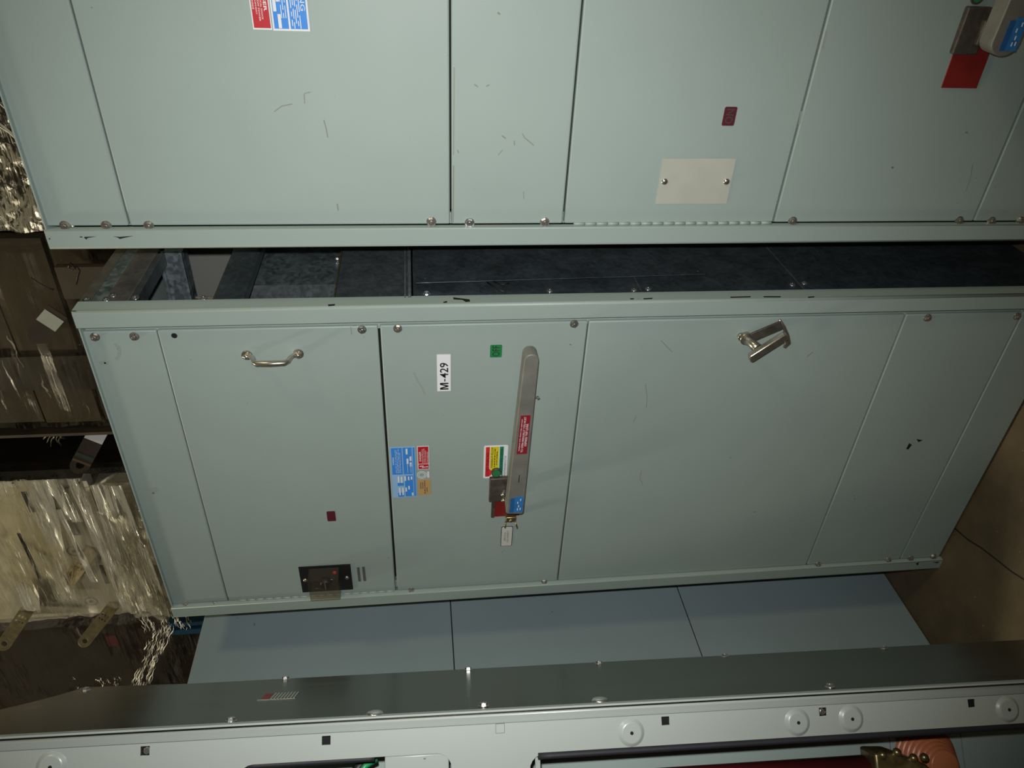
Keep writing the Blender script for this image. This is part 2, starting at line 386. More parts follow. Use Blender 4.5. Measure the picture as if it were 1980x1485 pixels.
def cabinet_shell(root, xl, xr, depth, seams, names, open_right=False):
    for x, s in ((xl, 1), (xr, -1)):
        post(root, x, s); post(root, x, s, y=depth, sy=-1)
    MB().box((xl + 0.02, 0.03, 0.002), (xr - 0.02, depth - 0.03, 0.05)).obj('base_channel', 'paint', root)
    MB().box((xl + 0.004, 0.004, H - 0.004), (xr - 0.004, depth - 0.004, H - 0.001)).obj('top_cover', 'paint', root)
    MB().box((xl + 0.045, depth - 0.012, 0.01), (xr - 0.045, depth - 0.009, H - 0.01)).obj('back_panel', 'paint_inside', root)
    # painted lip behind the joint between post and covers, and a black sheet standing in for the shade behind the seams
    MB().box((xl + 0.038, 0.030, 0.004), (xl + 0.062, 0.034, H - 0.006)).obj('door_jamb', 'paint', root)
    MB().box((xr - 0.068, 0.0215, 0.004), (xr - 0.038, 0.0255, H - 0.006)).obj('door_jamb', 'paint', root)
    out = {}
    for (zt, zb, gap), nm in zip(seams, names):
        mb = MB(); mb.box((xl + 0.044, PY, zb + gap), (xr - 0.0560, PY + 0.016, zt - 0.0008), bevel=0.0034, seg=3)
        out[nm] = mb.obj(nm.split('#')[0], 'paint', root)
    mb = MB(); mb.box((xl + 0.06, PY + 0.040, 0.01), (xr - 0.06, PY + 0.042, H - 0.012)); mb.obj('seam_shade_sheet', 'gap_black', root)
    return out

# ---- cabinet M-429
A = thing('switchgear_cabinet', 'grey switchgear cabinet with the M-429 label and pull-handle door', 'cabinet', 'grey switchgear cabinets in a row')
xl, xr = -0.976, 0.0
pan = cabinet_shell(A, xl, xr, 0.92,
    [(H - 0.002, 2.136, 0.0012), (2.136, 1.673, 0.0042), (1.673, 1.209, 0.0016), (1.209, 0.442, 0.0016), (0.442, 0.138, 0.0014), (0.138, 0.006, 0.001)],
    ['top_trim_panel', 'metering_door', 'breaker_panel', 'lower_door', 'lower_panel', 'kick_panel'], open_right=True)
screws(pan['top_trim_panel'], [(184, 651), (260, 650), (359, 1171), (416, 1168)])
screws(pan['metering_door'], [(700, 637)], zinc=[(700, 637)])
screws(pan['breaker_panel'], [(769, 635), (1110, 626), (795, 1141), (1052, 1125)])
screws(pan['lower_panel'], [(1793, 614), (1966, 611), (1581, 1091), (1717, 1082)])
screws(pan['kick_panel'], [(1760, 1079), (1804, 1075)])
p = at(337, 649, Y=PY); MB().cyl((p.x, PY - 0.0004, p.z), (p.x, PY + 0.004, p.z), 0.0062, n=14).obj('screw_hole', 'gap_black', pan['metering_door'])
# hinge knuckles down the left edge of the metering door
KN = MB().cyl((0, 0, 0), (0, 0, 0.0226), 0.0030, n=10); kme = bpy.data.meshes.new('hinge_knuckle'); KN.bm.to_mesh(kme); KN.bm.free(); kme.materials.append(MATS['paint'])
def hinge(parent, x, z0, z1, y):
    n = int((z1 - z0) / 0.0238)
    for i in range(n): share(kme, 'hinge_knuckle', parent, (x, y, z0 + i * 0.0238))
hinge(pan['metering_door'], -0.9335, 1.682, 2.13, 0.0125)
# pull handle
g0, g1 = at(478, 687, Y=PY), at(577, 682, Y=PY); gx = (g0.x + g1.x) / 2
path = [(gx, PY - 0.004, g0.z + 0.008), (gx, PY - 0.005, g0.z - 0.006), (gx, PY - 0.014, g0.z - 0.014), (gx, PY - 0.030, g0.z - 0.019), (gx, PY - 0.036, g0.z - 0.026), (gx, PY - 0.037, (g0.z + g1.z) / 2),
        (gx, PY - 0.036, g1.z + 0.026), (gx, PY - 0.030, g1.z + 0.019), (gx, PY - 0.014, g1.z + 0.014), (gx, PY - 0.005, g1.z + 0.006), (gx, PY - 0.004, g1.z - 0.008)]
hd = MB().tube(path, [0.0062, 0.0062, 0.0055, 0.0058, 0.0068, 0.0074, 0.0068, 0.0058, 0.0055, 0.0062, 0.0062], n=10, flat=0.85, up=(1, 0, 0)).obj('pull_handle', 'nickel', pan['metering_door'])
for g in (g0, g1):
    mb = MB(); mb.cyl((gx, PY, g.z), (gx, PY - 0.004, g.z), 0.0115, n=14); mb.cyl((gx, PY - 0.003, g.z), (gx, PY - 0.0105, g.z), 0.006, n=10)
    mb.lathe((gx, PY - 0.010, g.z), (0, -1, 0), [(0.006, 0), (0.0055, 0.002), (0.003, 0.0038), (0, 0.0042)], n=10); mb.obj('handle_foot', 'nickel', pan['metering_door'])
# dark red nameplate, meter and its two small plates
x0, x1, z0, z1 = pbox((631, 989), (650, 1007)); label_plate(A, x0, x1, z0, z1, 'red_dark', 'nameplate', r=0.003, label='small dark red nameplate')
x0, x1, z0, z1 = pbox((577, 1096), (683, 1138)); me_ = MB(); me_.box((x0, PY, z0), (x1, PY - 0.003, z1)); meter = me_.obj('meter', 'black', A, label='black meter under a clear plastic cover')
ca, cb_ = at(598, 1101, Y=PY - 0.01), at(660, 1146, Y=PY - 0.045)
mx0, mx1 = x0 + 0.014, x1 - 0.004; mz0, mz1 = z0 + 0.030, z1 - 0.027
mb = MB(); mb.box((mx0, PY - 0.0035, mz0), (mx1, PY - 0.048, mz1), bevel=0.003, seg=2); mb.obj('clear_cover', 'clear_plastic', meter)
mb = MB(); mb.cyl(((mx0 + mx1) / 2 - 0.012, PY - 0.003, (mz0 + mz1) / 2), ((mx0 + mx1) / 2 - 0.012, PY - 0.022, (mz0 + mz1) / 2), 0.0165, 0.013, n=18); mb.obj('knob', 'black', meter)
mb = MB(); mb.box(((mx0 + mx1) / 2 - 0.026, PY - 0.0222, (mz0 + mz1) / 2 - 0.0015), ((mx0 + mx1) / 2 + 0.003, PY - 0.0235, (mz0 + mz1) / 2 + 0.0018)); mb.obj('pointer', 'zinc', meter)
MB().cyl((mx1 - 0.022, PY - 0.003, mz0 + 0.014), (mx1 - 0.022, PY - 0.006, mz0 + 0.014), 0.005, n=10).obj('indicator', 'red_bright', meter)
for zz in (z0 + 0.013, z1 - 0.013):
    MB().lathe(((x0 + x1) / 2, PY - 0.003, zz), (0, -1, 0), [(0.0058, 0), (0.0052, 0.0028), (0.003, 0.0042), (0, 0.0046)], n=12).obj('screw', 'bolt', meter)
for a, b in (((690, 1097), (698, 1124)), ((700, 1096), (708, 1123))):
    x0, x1, z0, z1 = pbox(a, b); label_plate(A, x0, x1, z0, z1, 'ink_grey', 'nameplate', label='narrow black nameplate strip')
# M-429
x0, x1, z0, z1 = pbox((844.5, 685.5), (871.5, 755.5)); lp = label_plate(A, x0, x1, z0, z1, 'white_label', 'number_label', label='white label printed M-429')
mb = MB(); a = at(858, 753, Y=PY).x; b = at(858, 701, Y=PY).x; zc_ = (z0 + z1) / 2 - 0.0005; mw = (b - a) * 0.255
mb.prism([(a + mw * u, PY - 0.0006, zc_ + (v - 0.5) * 0.0195) for u, v in ((0, 0), (0, 1), (0.27, 1), (0.5, 0.30), (0.73, 1), (1, 1), (1, 0), (0.81, 0), (0.81, 0.74), (0.59, 0), (0.41, 0), (0.19, 0.74), (0.19, 0))], (0, -0.0003, 0))
mb.box((a + (b - a) * 0.305, PY - 0.0006, zc_ - 0.0028), (a + (b - a) * 0.40, PY - 0.0009, zc_ - 0.0002))
text_into(mb, '429', a + (b - a) * 0.435, b, zc_, 0.0195, PY - 0.0009, bold=0.012); mb.obj('lettering', 'ink', lp)
# OFF
x0, x1, z0, z1 = pbox((948, 667), (970, 690.5)); lp = label_plate(A, x0, x1, z0, z1, 'green_label', 'position_label', r=0.003, label='green label reading OFF')
mb = MB(); text_into(mb, 'OFF', x0 + 0.003, x1 - 0.002, (z0 + z1) / 2, 0.017, PY - 0.0009, bold=0.004); mb.obj('lettering', 'green_dark_ink', lp)
# blue rating and warning sheet
x0, x1, z0, z1 = pbox((754, 865), (806, 960)); lp = label_plate(A, x0, x1, z0, z1, 'blue_pale', 'rating_label', label='blue and white rating label reading WARNING')
W_, H_ = x1 - x0, z1 - z0
def U(f): return x0 + W_ * f
def V(f): return z1 - H_ * f
mb = MB()
for a, b, c, d in ((0.47, 0.985, 0.03, 0.46), (0.47, 0.985, 0.50, 0.86), (0.015, 0.44, 0.53, 0.87), (0.015, 0.10, 0.22, 0.48), (0.24, 0.30, 0.22, 0.48), (0.015, 0.985, 0.90, 0.975)):
    mb.box((U(a), PY - 0.0006, V(c)), (U(b), PY - 0.0009, V(d)))
mb.obj('printed_panel', 'blue', lp)
mb = MB()
for a, b, c, d in ((0.86, 0.965, 0.62, 0.695), (0.67, 0.775, 0.64, 0.715), (0.73, 0.815, 0.765, 0.84), (0.62, 0.70, 0.765, 0.84), (0.05, 0.20, 0.27, 0.33), (0.05, 0.20, 0.40, 0.46), (0.31, 0.43, 0.24, 0.30), (0.30, 0.42, 0.37, 0.43), (0.12, 0.20, 0.54, 0.60), (0.34, 0.43, 0.52, 0.58), (0.16, 0.23, 0.66, 0.72), (0.35, 0.42, 0.66, 0.72), (0.03, 0.09, 0.80, 0.86), (0.36, 0.42, 0.78, 0.84)):
    mb.box((U(a), PY - 0.0009, V(c)), (U(b), PY - 0.0012, V(d)))
text_into(mb, 'WARNING', U(0.66), U(0.81), V(0.10), H_ * 0.075, PY - 0.0012)
for k, (a, b) in enumerate(((0.50, 0.96), (0.50, 0.94), (0.50, 0.97), (0.50, 0.90))):
    dashes(mb, U(a), U(b), V(0.20 + 0.06 * k), H_ * 0.014, PY - 0.0012, k)
for k, c in enumerate((0.67, 0.80)): dashes(mb, U(0.50), U(0.66), V(c), H_ * 0.016, PY - 0.0012, k + 9)
mb.obj('lettering', 'white_print', lp)
# small red danger label
def danger(root, x0, x1, z0, z1, flip=False, full=True):
    lp = label_plate(root, x0, x1, z0, z1, 'white_print', 'danger_label', label='red label reading DANGER')
    W_, H_ = x1 - x0, z1 - z0
    def X(f): return x0 + W_ * (1 - f if flip else f)
    def Zz(f): return z1 - H_ * (1 - f if flip else f)
    mb = MB()
    mb.box((X(0.02), PY - 0.0006, Zz(0.05)), (X(0.22), PY - 0.0009, Zz(0.94))); mb.box((X(0.25), PY - 0.0006, Zz(0.05)), (X(0.98), PY - 0.0009, Zz(0.94)))
    mb.obj('printed_panel', 'red', lp)
    mb = MB()
    def T(s, a, b, c, h, bold=0.0): text_into(mb, s, min(X(a), X(b)), max(X(a), X(b)), Zz(c), H_ * h, PY - 0.0012, flip=flip, bold=bold)
    T('DANGER', 0.36, 0.78, 0.22, 0.17, 0.018)
    for k, (s, b) in enumerate((('HAZARD OF ELECTRICAL SHOCK', 0.88), ('OR BURN. TURN OFF POWER', 0.90), ('SUPPLYING THIS EQUIPMENT', 0.82), ('BEFORE WORKING INSIDE', 0.76))):
        T(s, 0.29, b, 0.42 + 0.145 * k, 0.085, 0.006)
    bolt_ = [(0.06, 0.34), (0.13, 0.44), (0.12, 0.16), (0.155, 0.14), (0.165, 0.52), (0.105, 0.44), (0.115, 0.80), (0.135, 0.78), (0.11, 0.90), (0.075, 0.80), (0.095, 0.80), (0.08, 0.50)]
    P = [(X(a), PY - 0.0009, Zz(b)) for a, b in bolt_]; mb.prism(P, (0, -0.0003, 0))
    mb.obj('lettering', 'white_print', lp)
x0, x1, z0, z1 = pbox((806.5, 863), (830.5, 906.5)); danger(A, x0, x1, z0, z1)
# round inspection mark and tan certification label
p = at(818, 918, Y=PY); mb = MB()
for r_, q in ((0.0125, 14), (0.0085, 14)):
    me = flat_sheet([circ(0, 0, r_, q), circ(0, 0, r_ - 0.0016, q)], 0.0003)
    for v in me.vertices: v.co = Vector((p.x + v.co.x, PY - 0.0004 + v.co.z * 0.5, p.z + v.co.y + 0.003))
    mb.bm.from_mesh(me); bpy.data.meshes.remove(me)
lp = mb.obj('certification_mark', 'white_print', A, label='round printed certification mark')
mb = MB(); dashes(mb, p.x - 0.010, p.x + 0.010, p.z - 0.013, 0.005, PY - 0.0006, 5); mb.obj('lettering', 'white_print', lp)
x0, x1, z0, z1 = pbox((808.5, 928), (832.5, 956)); lp = label_plate(A, x0, x1, z0, z1, 'tan_label', 'certification_label', label='small tan certification label')
mb = MB()
for k, (a, b) in enumerate(((0.42, 0.85), (0.42, 0.85), (0.08, 0.95), (0.2, 0.5))):
    dashes(mb, x0 + (x1 - x0) * a, x0 + (x1 - x0) * b, z1 - (z1 - z0) * (0.2 + 0.17 * k), 0.0022, PY - 0.0009, k)
mb.obj('lettering', 'ink_grey', lp)
# red / yellow / green position indicator
x0, x1, z0, z1 = pbox((936, 862), (979.5, 922.5)); W_, H_ = x1 - x0, z1 - z0
lp = label_plate(A, x0, x1, z0, z1, 'white_label', 'indicator_label', r=0.004, label='red, yellow and green position indicator label')
mb = MB(); mb.prism([(U(a), PY - 0.0006, V(b)) for a, b in ((0.05, 0.08), (0.96, 0.08), (0.96, 0.24), (0.30, 0.24), (0.22, 0.36), (0.10, 0.34), (0.05, 0.24))], (0, -0.0003, 0)); mb.obj('printed_panel', 'red_bright', lp)
mb = MB(); mb.prism([(U(a), PY - 0.0006, V(b)) for a, b in ((0.30, 0.27), (0.96, 0.27), (0.96, 0.63), (0.22, 0.63), (0.18, 0.42))], (0, -0.0003, 0)); mb.obj('printed_panel', 'yellow', lp)
mb = MB(); mb.prism([(U(a), PY - 0.0006, V(b)) for a, b in ((0.20, 0.66), (0.96, 0.66), (0.96, 0.82), (0.05, 0.82), (0.05, 0.78))], (0, -0.0003, 0)); mb.obj('printed_panel', 'green', lp)
mb = MB()
for s, a, b, c, h in (('CLOSED WHEN RED', 0.06, 0.80, 0.16, 0.105), ('WARNING IF YELLOW', 0.32, 0.95, 0.345, 0.10), ('OPEN WHEN GREEN', 0.14, 0.90, 0.74, 0.10), ('POSITION INDICATOR', 0.06, 0.68, 0.905, 0.085)):
    text_into(mb, s, U(a), U(b), V(c), H_ * h, PY - 0.0012, bold=0.003)
dashes(mb, U(0.34), U(0.92), V(0.46), H_ * 0.032, PY - 0.0012, 3); dashes(mb, U(0.40), U(0.84), V(0.55), H_ * 0.032, PY - 0.0012, 4)
mb.prism([(U(a), PY - 0.0009, V(b)) for a, b in ((0.24, 0.56), (0.30, 0.56), (0.27, 0.46))], (0, -0.0003, 0))
mb.obj('lettering', 'ink', lp)
p = at(959.5, 913, Y=PY - 0.004); mb = MB(); mb.cyl((p.x, PY - 0.0006, p.z), (p.x, PY - 0.009, p.z), 0.0125, n=20); mb.obj('indicator_window', 'dark_metal', lp)
mb = MB(); me = flat_sheet([circ(0, 0, 0.0105, 18)], 0.0003)
for v in me.vertices: v.co = Vector((p.x + v.co.x, PY - 0.0092 - v.co.z, p.z + v.co.y))
mb.bm.from_mesh(me); bpy.data.meshes.remove(me); mb.obj('indicator_flag', 'green_label', lp)
# service disconnect plate
x0, x1, z0, z1 = pbox((970.5, 1019), (988.5, 1054)); bp_ = label_plate(A, x0 - 0.0016, x1 + 0.0016, z0 - 0.0016, z1 + 0.0016, 'ink', 'service_plate', r=0.004, t=0.0008, label='white plate reading SERVICE DISCONNECT')
label_plate(bp_, x0, x1, z0, z1, 'cream_label', 'plate_face', Y=PY - 0.0008, r=0.0035)
mb = MB(); text_into(mb, 'SERVICE', x0 + 0.020, x1 - 0.020, z1 - 0.009, 0.005, PY - 0.0017); text_into(mb, 'DISCONNECT', x0 + 0.014, x1 - 0.014, z1 - 0.017, 0.005, PY - 0.0017); mb.obj('lettering', 'ink_grey', bp_)

# breaker operating lever
def lever(root, dx, dz, tip_x, tilt, stickers, hub):
    """escutcheon, red plate and long handle whose pivot end sits over them"""
    x = lambda v: v + dx
    z = lambda v: v + dz
    mb = MB(); mb.box((x(-0.592), PY, z(1.370)), (x(-0.510), PY - 0.013, z(1.421)), bevel=0.003, seg=2)
    if hub: mb.box((x(-0.575), PY, z(1.33)), (x(-0.530), PY - 0.022, z(1.385)), bevel=0.004, seg=2)
    mb.obj('escutcheon', 'dark_metal', root)
    mb = MB(); mb.box((x(-0.655), PY, z(1.337)), (x(-0.570), PY - 0.0025, z(1.411))); mb.obj('position_plate', 'red_plate', root, label='plain red position plate')
    if not hub: MB().box((x(-0.655), PY - 0.0002, z(1.404)), (x(-0.585), PY - 0.006, z(1.413))).obj('plate_edge', 'dark_metal', root)
    yb, yf = PY - 0.034, PY - 0.072
    X0 = x(-0.578); zc = z(1.3595)
    L = tip_x - X0
    hw0, hw1 = 0.0225, 0.0165
    out = []
    if hub:
        for i in range(11):
            t = math.pi / 2 + math.pi * i / 10; out.append((X0 + 0.020 + math.cos(t) * 0.024, zc + 0.006 + math.sin(t) * (hw0 + 0.006)))
    else:
        out += [(X0 + 0.004, zc + hw0 + 0.001), (X0, zc + hw0 - 0.004), (X0 - 0.003, zc - hw0 + 0.006), (X0 + 0.002, zc - hw0 + 0.001)]
    tz = zc + tilt
    for i in range(11):
        t = -math.pi / 2 + math.pi * i / 10; out.append((tip_x - hw1 + math.cos(t) * hw1, tz + math.sin(t) * hw1))
    mb = MB(); mb.prism([(a, yb, b) for a, b in out], (0, yf - yb, 0), bevel=0.0035, seg=3)
    lv = mb.obj('operating_lever', 'lever_grey', root, label='long grey breaker operating lever')
    mb = MB(); mb.cyl((X0 + 0.028, PY, zc), (X0 + 0.028, yb + 0.002, zc), 0.016, n=18); mb.obj('pivot', 'dark_metal', root)
    def strip(f0, f1, h0, h1, mat, name):
        def q(f, h):
            hw = hw0 + (hw1 - hw0) * f; return (X0 + L * f, yf - 0.0004, zc + tilt * f + h * hw)
        return MB().prism([q(f0, h0), q(f1, h0), q(f1, h1), q(f0, h1)], (0, -0.0004, 0)).obj(name, mat, lv)
    def stext(mb, s, f0, f1, h, hh):
        xa, xb = X0 + L * f0, X0 + L * f1; n0 = len(mb.bm.verts); 
        text_into(mb, s, xa, xb, 0, hh, yf - 0.0011, bold=0.006); mb.bm.verts.ensure_lookup_table()
        for v in mb.bm.verts[n0:]:
            f = (v.co.x - X0) / L; v.co.z += zc + tilt * f + h * (hw0 + (hw1 - hw0) * f)
    if stickers:
        strip(0.415, 0.655, -0.62, 0.62, 'red_sticker', 'lever_sticker')
        mb = MB(); stext(mb, 'equipped with shunt trip operator', 0.435, 0.635, 0.38, 0.0044); stext(mb, 'TO OPEN MANUALLY YOU MUST', 0.425, 0.648, 0.02, 0.0052); stext(mb, 'DEPRESS TRIP LEVER', 0.465, 0.605, -0.34, 0.0052); mb.obj('lettering', 'white_print', lv)
        strip(0.225, 0.275, -0.05, 0.04, 'chip', 'lever_slot')
    strip(0.012, 0.125, -0.78, 0.22, 'blue_sticker', 'maker_sticker'); strip(0.012, 0.115, 0.22, 0.72, 'blue_dark', 'maker_sticker')
    mb = MB()
    for f, h in ((0.028, -0.25), (0.05, -0.35), (0.075, -0.2), (0.095, -0.5), (0.03, -0.55)):
        q_ = X0 + L * f; mb.box((q_, yf - 0.0008, zc + tilt * f + h * 0.022), (q_ + 0.007, yf - 0.0011, zc + tilt * f + h * 0.022 + 0.0022))
    mb.obj('lettering', 'white_print', lv)
    if not hub:
        mb = MB()
        for q in ((972, 958), (973, 969)):
            w_ = at(*q, Y=PY - 0.032); mb.lathe((w_.x, PY - 0.030, w_.z), (0, -1, 0.5), [(0.0052, -0.015), (0.0052, 0.001), (0.003, 0.003), (0, 0.0035)], n=10)
        mb.obj('lever_screw', 'nickel', root, kind='stuff')
        w_ = at(985, 1004, Y=PY - 0.016); mb = MB(); px = w_.x; pz = w_.z
        mb.box((px - 0.006, PY, pz - 0.018), (px + 0.012, PY - 0.022, pz + 0.010), bevel=0.003, seg=2)
        mb.tube([(px - 0.002, PY - 0.02, pz + 0.010), (px - 0.010, PY - 0.028, pz + 0.012), (px - 0.020, PY - 0.026, pz + 0.012)], 0.0022); mb.tube([(px - 0.002, PY - 0.02, pz - 0.014), (px - 0.012, PY - 0.028, pz - 0.018), (px - 0.024, PY - 0.026, pz - 0.021)], 0.0022)
        mb.lathe((px + 0.002, PY - 0.022, pz - 0.003), (0, -1, 0), [(0.005, 0), (0.0045, 0.003), (0, 0.0045)], n=10); mb.obj('locking_clip', 'brass', root)
        p = at(1039, 768, Y=yb); MB().tube([(p.x, yb, p.z + 0.01), (p.x, yb, p.z - 0.001), (p.x - 0.002, yb - 0.004, p.z - 0.003)], 0.0035).obj('trip_pin', 'lever_grey', root)
lever(A, 0.0, 0.0, -0.094, -0.0145, True, False)

# T-handle latch of the lower door
ld = pan['lower_door']
hub = at(1441, 652, Y=PY); mb = MB(); mb.cyl(hub, hub + Vector((0, -0.010, 0)), 0.015, n=18); mb.cyl(hub + Vector((0.004, 0, 0.012)), hub + Vector((0.004, -0.008, 0.012)), 0.009, n=14); mb.obj('latch_rose', 'nickel', ld)
b0 = at(1452, 652, Y=PY - 0.012); b1 = at(1511, 627, Y=PY - 0.012); dv = (b1 - b0).normalized(); nv = Vector((-dv.z, 0, dv.x)) * 0.0125
mb = MB(); mb.prism([b0 - nv, b1 - nv, b1 + nv, b0 + nv], (0, -0.005, 0), bevel=0.001); mb.obj('hasp_bar', 'dark_metal', ld)
t0 = at(1448, 688, Y=PY - 0.058); t1 = at(1516, 645, Y=PY - 0.050); dv = (t1 - t0).normalized(); nv = Vector((-dv.z, 0, dv.x)) * 0.0125
mb = MB(); mb.prism([t0 - nv * 0.75, t0 - nv * 0.2 - dv * 0.004, t0 + nv * 0.75, t1 + nv * 0.75, t1 + dv * 0.004, t1 - nv * 0.75], (0, -0.016, 0), bevel=0.003, seg=3); mb.obj('latch_handle', 'nickel', ld)
tm = t0 + dv * 0.026; mb = MB(); mb.tube([hub + Vector((0, -0.008, 0)), hub.lerp(tm, 0.45), tm + Vector((0, 0.002, 0))], [0.013, 0.010, 0.012], n=14, up=(1, 0, 0)); mb.obj('latch_shaft', 'nickel', ld)
c0 = at(1505, 652, Y=PY - 0.010); c1 = at(1520, 664, Y=PY - 0.012); c2 = at(1519, 672, Y=PY - 0.014); c3 = at(1508, 622, Y=PY - 0.012)
mb = MB(); mb.tube([at(1507, 618, Y=PY - 0.012), at(1516, 632, Y=PY - 0.014), at(1522, 650, Y=PY - 0.014), at(1523, 664, Y=PY - 0.014), at(1517, 672, Y=PY - 0.014)], [0.003, 0.004, 0.006, 0.0085, 0.005], n=8, flat=0.5, up=(0, -1, 0)); mb.obj('hasp_hook', 'nickel', ld)

# open right side: rails, side covers, loose plate, interior
def side_box(z0, z1, y0, y1, x0, x1, name, mat, bevel=0.0015):
    return MB().box((x0, y0, z0), (x1, y1, z1), bevel=bevel, seg=2).obj(name, mat, A)
mb = MB(); mb.box((-0.003, 0.030, 2.262), (-0.0005, 0.885, 2.2845)); mb.box((-0.022, 0.035, 2.190), (-0.003, 0.885, 2.262), bevel=0.002); mb.obj('top_rail', 'galv_brown', A, label='galvanised top rail with a rusty streak')
MB().box((-0.018, 0.030, 2.236), (-0.0022, 0.885, 2.284), bevel=0.0015).obj('rail_flange', 'galv', A)
MB().box((-0.040, 0.035, 2.176), (-0.004, 0.885, 2.190), bevel=0.002).obj('rail_lip', 'galv_dull', A)
for q in ((168, 580), (206, 580), (219, 572), (262, 577)):
    p = at(*q, X=-0.002); share(SCREW_S, 'screw', A, (-0.002, p.y, p.z))
mb = MB(); mb.box((-0.030, 0.035, 1.956), (-0.003, 0.885, 2.022), bevel=0.005, seg=3); mb.obj('side_rail', 'galv_dark', A)
p = at(394, 577, X=-0.004); share(SCREW_S, 'screw', A, (-0.004, p.y, p.z)); MB().box((-0.006, p.y + 0.004, p.z - 0.018), (-0.003, p.y + 0.008, p.z + 0.018)).obj('copper_strip', 'busbar', A)
# cross strut running to the far side
SY = 0.285; s0, s1 = at(318, 535, Y=SY), at(364, 535, Y=SY)
mb = MB(); zt, zb_ = s0.z, s1.z; mb.box((-0.93, SY, zb_), (-0.004, SY + 0.035, zt), bevel=0.002)
mb.box((-0.93, SY - 0.014, zt - 0.007), (-0.004, SY, zt), bevel=0.001); mb.box((-0.93, SY - 0.014, zb_), (-0.004, SY, zb_ + 0.007), bevel=0.001); mb.obj('cross_strut', 'galv', A)
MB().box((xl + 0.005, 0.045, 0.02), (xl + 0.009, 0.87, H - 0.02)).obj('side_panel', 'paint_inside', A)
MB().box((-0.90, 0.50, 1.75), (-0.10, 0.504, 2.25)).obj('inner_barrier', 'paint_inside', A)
# bus compartment sheet behind the opening
ye = at(560, 551, X=-0.07).y
mb = MB(); mb.box((-0.074, ye, 1.70), (-0.070, 0.80, 1.99)); mb.obj('compartment_sheet', 'galv', A)
mb = MB(); mb.prism([(-0.070, ye, 1.70), (-0.092, ye - 0.030, 1.70), (-0.095, ye - 0.028, 1.70), (-0.074, ye, 1.70)], (0, 0, 0.29)); mb.obj('sheet_flange', 'galv_dull', A)
p = at(652, 495, X=-0.060); share(SCREW_S, 'screw', A, (-0.068, p.y, p.z))
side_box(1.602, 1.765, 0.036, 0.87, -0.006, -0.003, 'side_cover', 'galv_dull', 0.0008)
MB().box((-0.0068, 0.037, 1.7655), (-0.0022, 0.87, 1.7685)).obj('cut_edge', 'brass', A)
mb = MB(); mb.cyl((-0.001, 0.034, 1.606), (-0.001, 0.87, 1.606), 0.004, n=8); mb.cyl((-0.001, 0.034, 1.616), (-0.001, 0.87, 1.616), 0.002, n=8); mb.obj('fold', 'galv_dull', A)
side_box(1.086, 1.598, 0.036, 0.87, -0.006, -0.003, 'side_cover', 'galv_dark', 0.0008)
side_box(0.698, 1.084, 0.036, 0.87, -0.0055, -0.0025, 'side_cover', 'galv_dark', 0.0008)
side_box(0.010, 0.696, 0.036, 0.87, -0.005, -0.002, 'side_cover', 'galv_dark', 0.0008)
for zz in (1.085, 0.697): MB().box((-0.0052, 0.037, zz - 0.0007), (-0.0018, 0.87, zz + 0.0007)).obj('joint_strip', 'galv_brown', A)
for q in ((825, 568), (1063, 562), (1226, 560), (1253, 558), (1532, 550), (1555, 547)):
    p = at(*q, X=-0.002); share(SCREW_S, 'screw', A, (-0.003, p.y, p.z))
# the loose plate is a thing of its own, leaning in the gap
LPt = [at(803, 478, X=0.035), at(805, 548, X=0.012), at(1364, 531, X=0.012)]
pl = [(LPt[1].x, LPt[1].y, LPt[1].z), (LPt[2].x, LPt[2].y, LPt[2].z), (0.010, 0.62, LPt[2].z - 0.02), (0.010, 0.62, LPt[1].z + 0.01)]
mb = MB(); mb.prism([Vector(q) for q in pl], (0.0016, 0, 0)); o = mb.obj('loose_plate', 'galv_dark', A, label='loose galvanised sheet against the side covers')
for q in ((822, 538), (1350, 524)):
    p = at(*q, X=0.0135); MB().cyl((0.0136, p.y, p.z), (0.0139, p.y, p.z), 0.0028, n=8).obj('plate_hole', 'zinc', A)
w0, w1, w2 = at(942, 546, X=0.004), at(965, 560, X=0.006), at(978, 565, X=0.003)
MB().tube([w0, w1, w2], 0.0016, n=6).obj('wire', 'wire_black', A); MB().tube([at(955, 545, X=0.004), at(972, 550, X=0.006), at(984, 547, X=0.004)], 0.0014, n=6).obj('wire', 'wire_black', A)

# paint chips and scuffs on this cabinet
for pts in ([(876, 575), (908, 579), (909, 583), (901, 584), (894, 580), (877, 579)], [(857, 584), (864, 582), (865, 585), (858, 586)], [(634, 589), (648, 588), (647, 591), (635, 592)]):
    chip(A, pts, X=0.0)
for pts in ([(1218, 577), (1226, 577), (1225, 579), (1219, 579)], [(1244, 577), (1262, 576), (1261, 578), (1245, 579)], [(1412, 574), (1452, 573), (1451, 575), (1413, 576)], [(1476, 573), (1510, 573), (1509, 575), (1477, 575)], [(1562, 574), (1575, 573), (1574, 575), (1563, 576)], [(139, 601), (147, 601), (147, 602), (139, 602)]):
    chip(A, pts, X=0.0, out=0.0004)
for q, ww in (([(678, 632), (680, 647)], 0.0008), ([(681, 630), (689, 630)], 0.0006)): scuff(A, q, ww, PY)
for q, ww in (([(222, 664), (230, 674), (231, 684), (224, 696)], 0.0035), ([(192, 702), (204, 700), (207, 704)], 0.004), ([(291, 945), (303, 944), (302, 950), (296, 955), (294, 948)], 0.0035),
              ([(800, 720), (806, 735), (816, 750), (822, 764)], 0.0020), ([(1278, 658), (1300, 681)], 0.0008), ([(1248, 742), (1251, 765), (1250, 788)], 0.0007), ([(1225, 816), (1230, 804)], 0.0006), ([(1560, 690), (1572, 680)], 0.0012), ([(1240, 910), (1237, 925), (1243, 938)], 0.0005)):
    scuff(A, q, ww, PY)
for pts in ([(1752, 868), (1758, 857), (1763, 860), (1756, 869)], [(1772, 849), (1784, 851), (1776, 855)]): chip(A, pts, Y=PY)
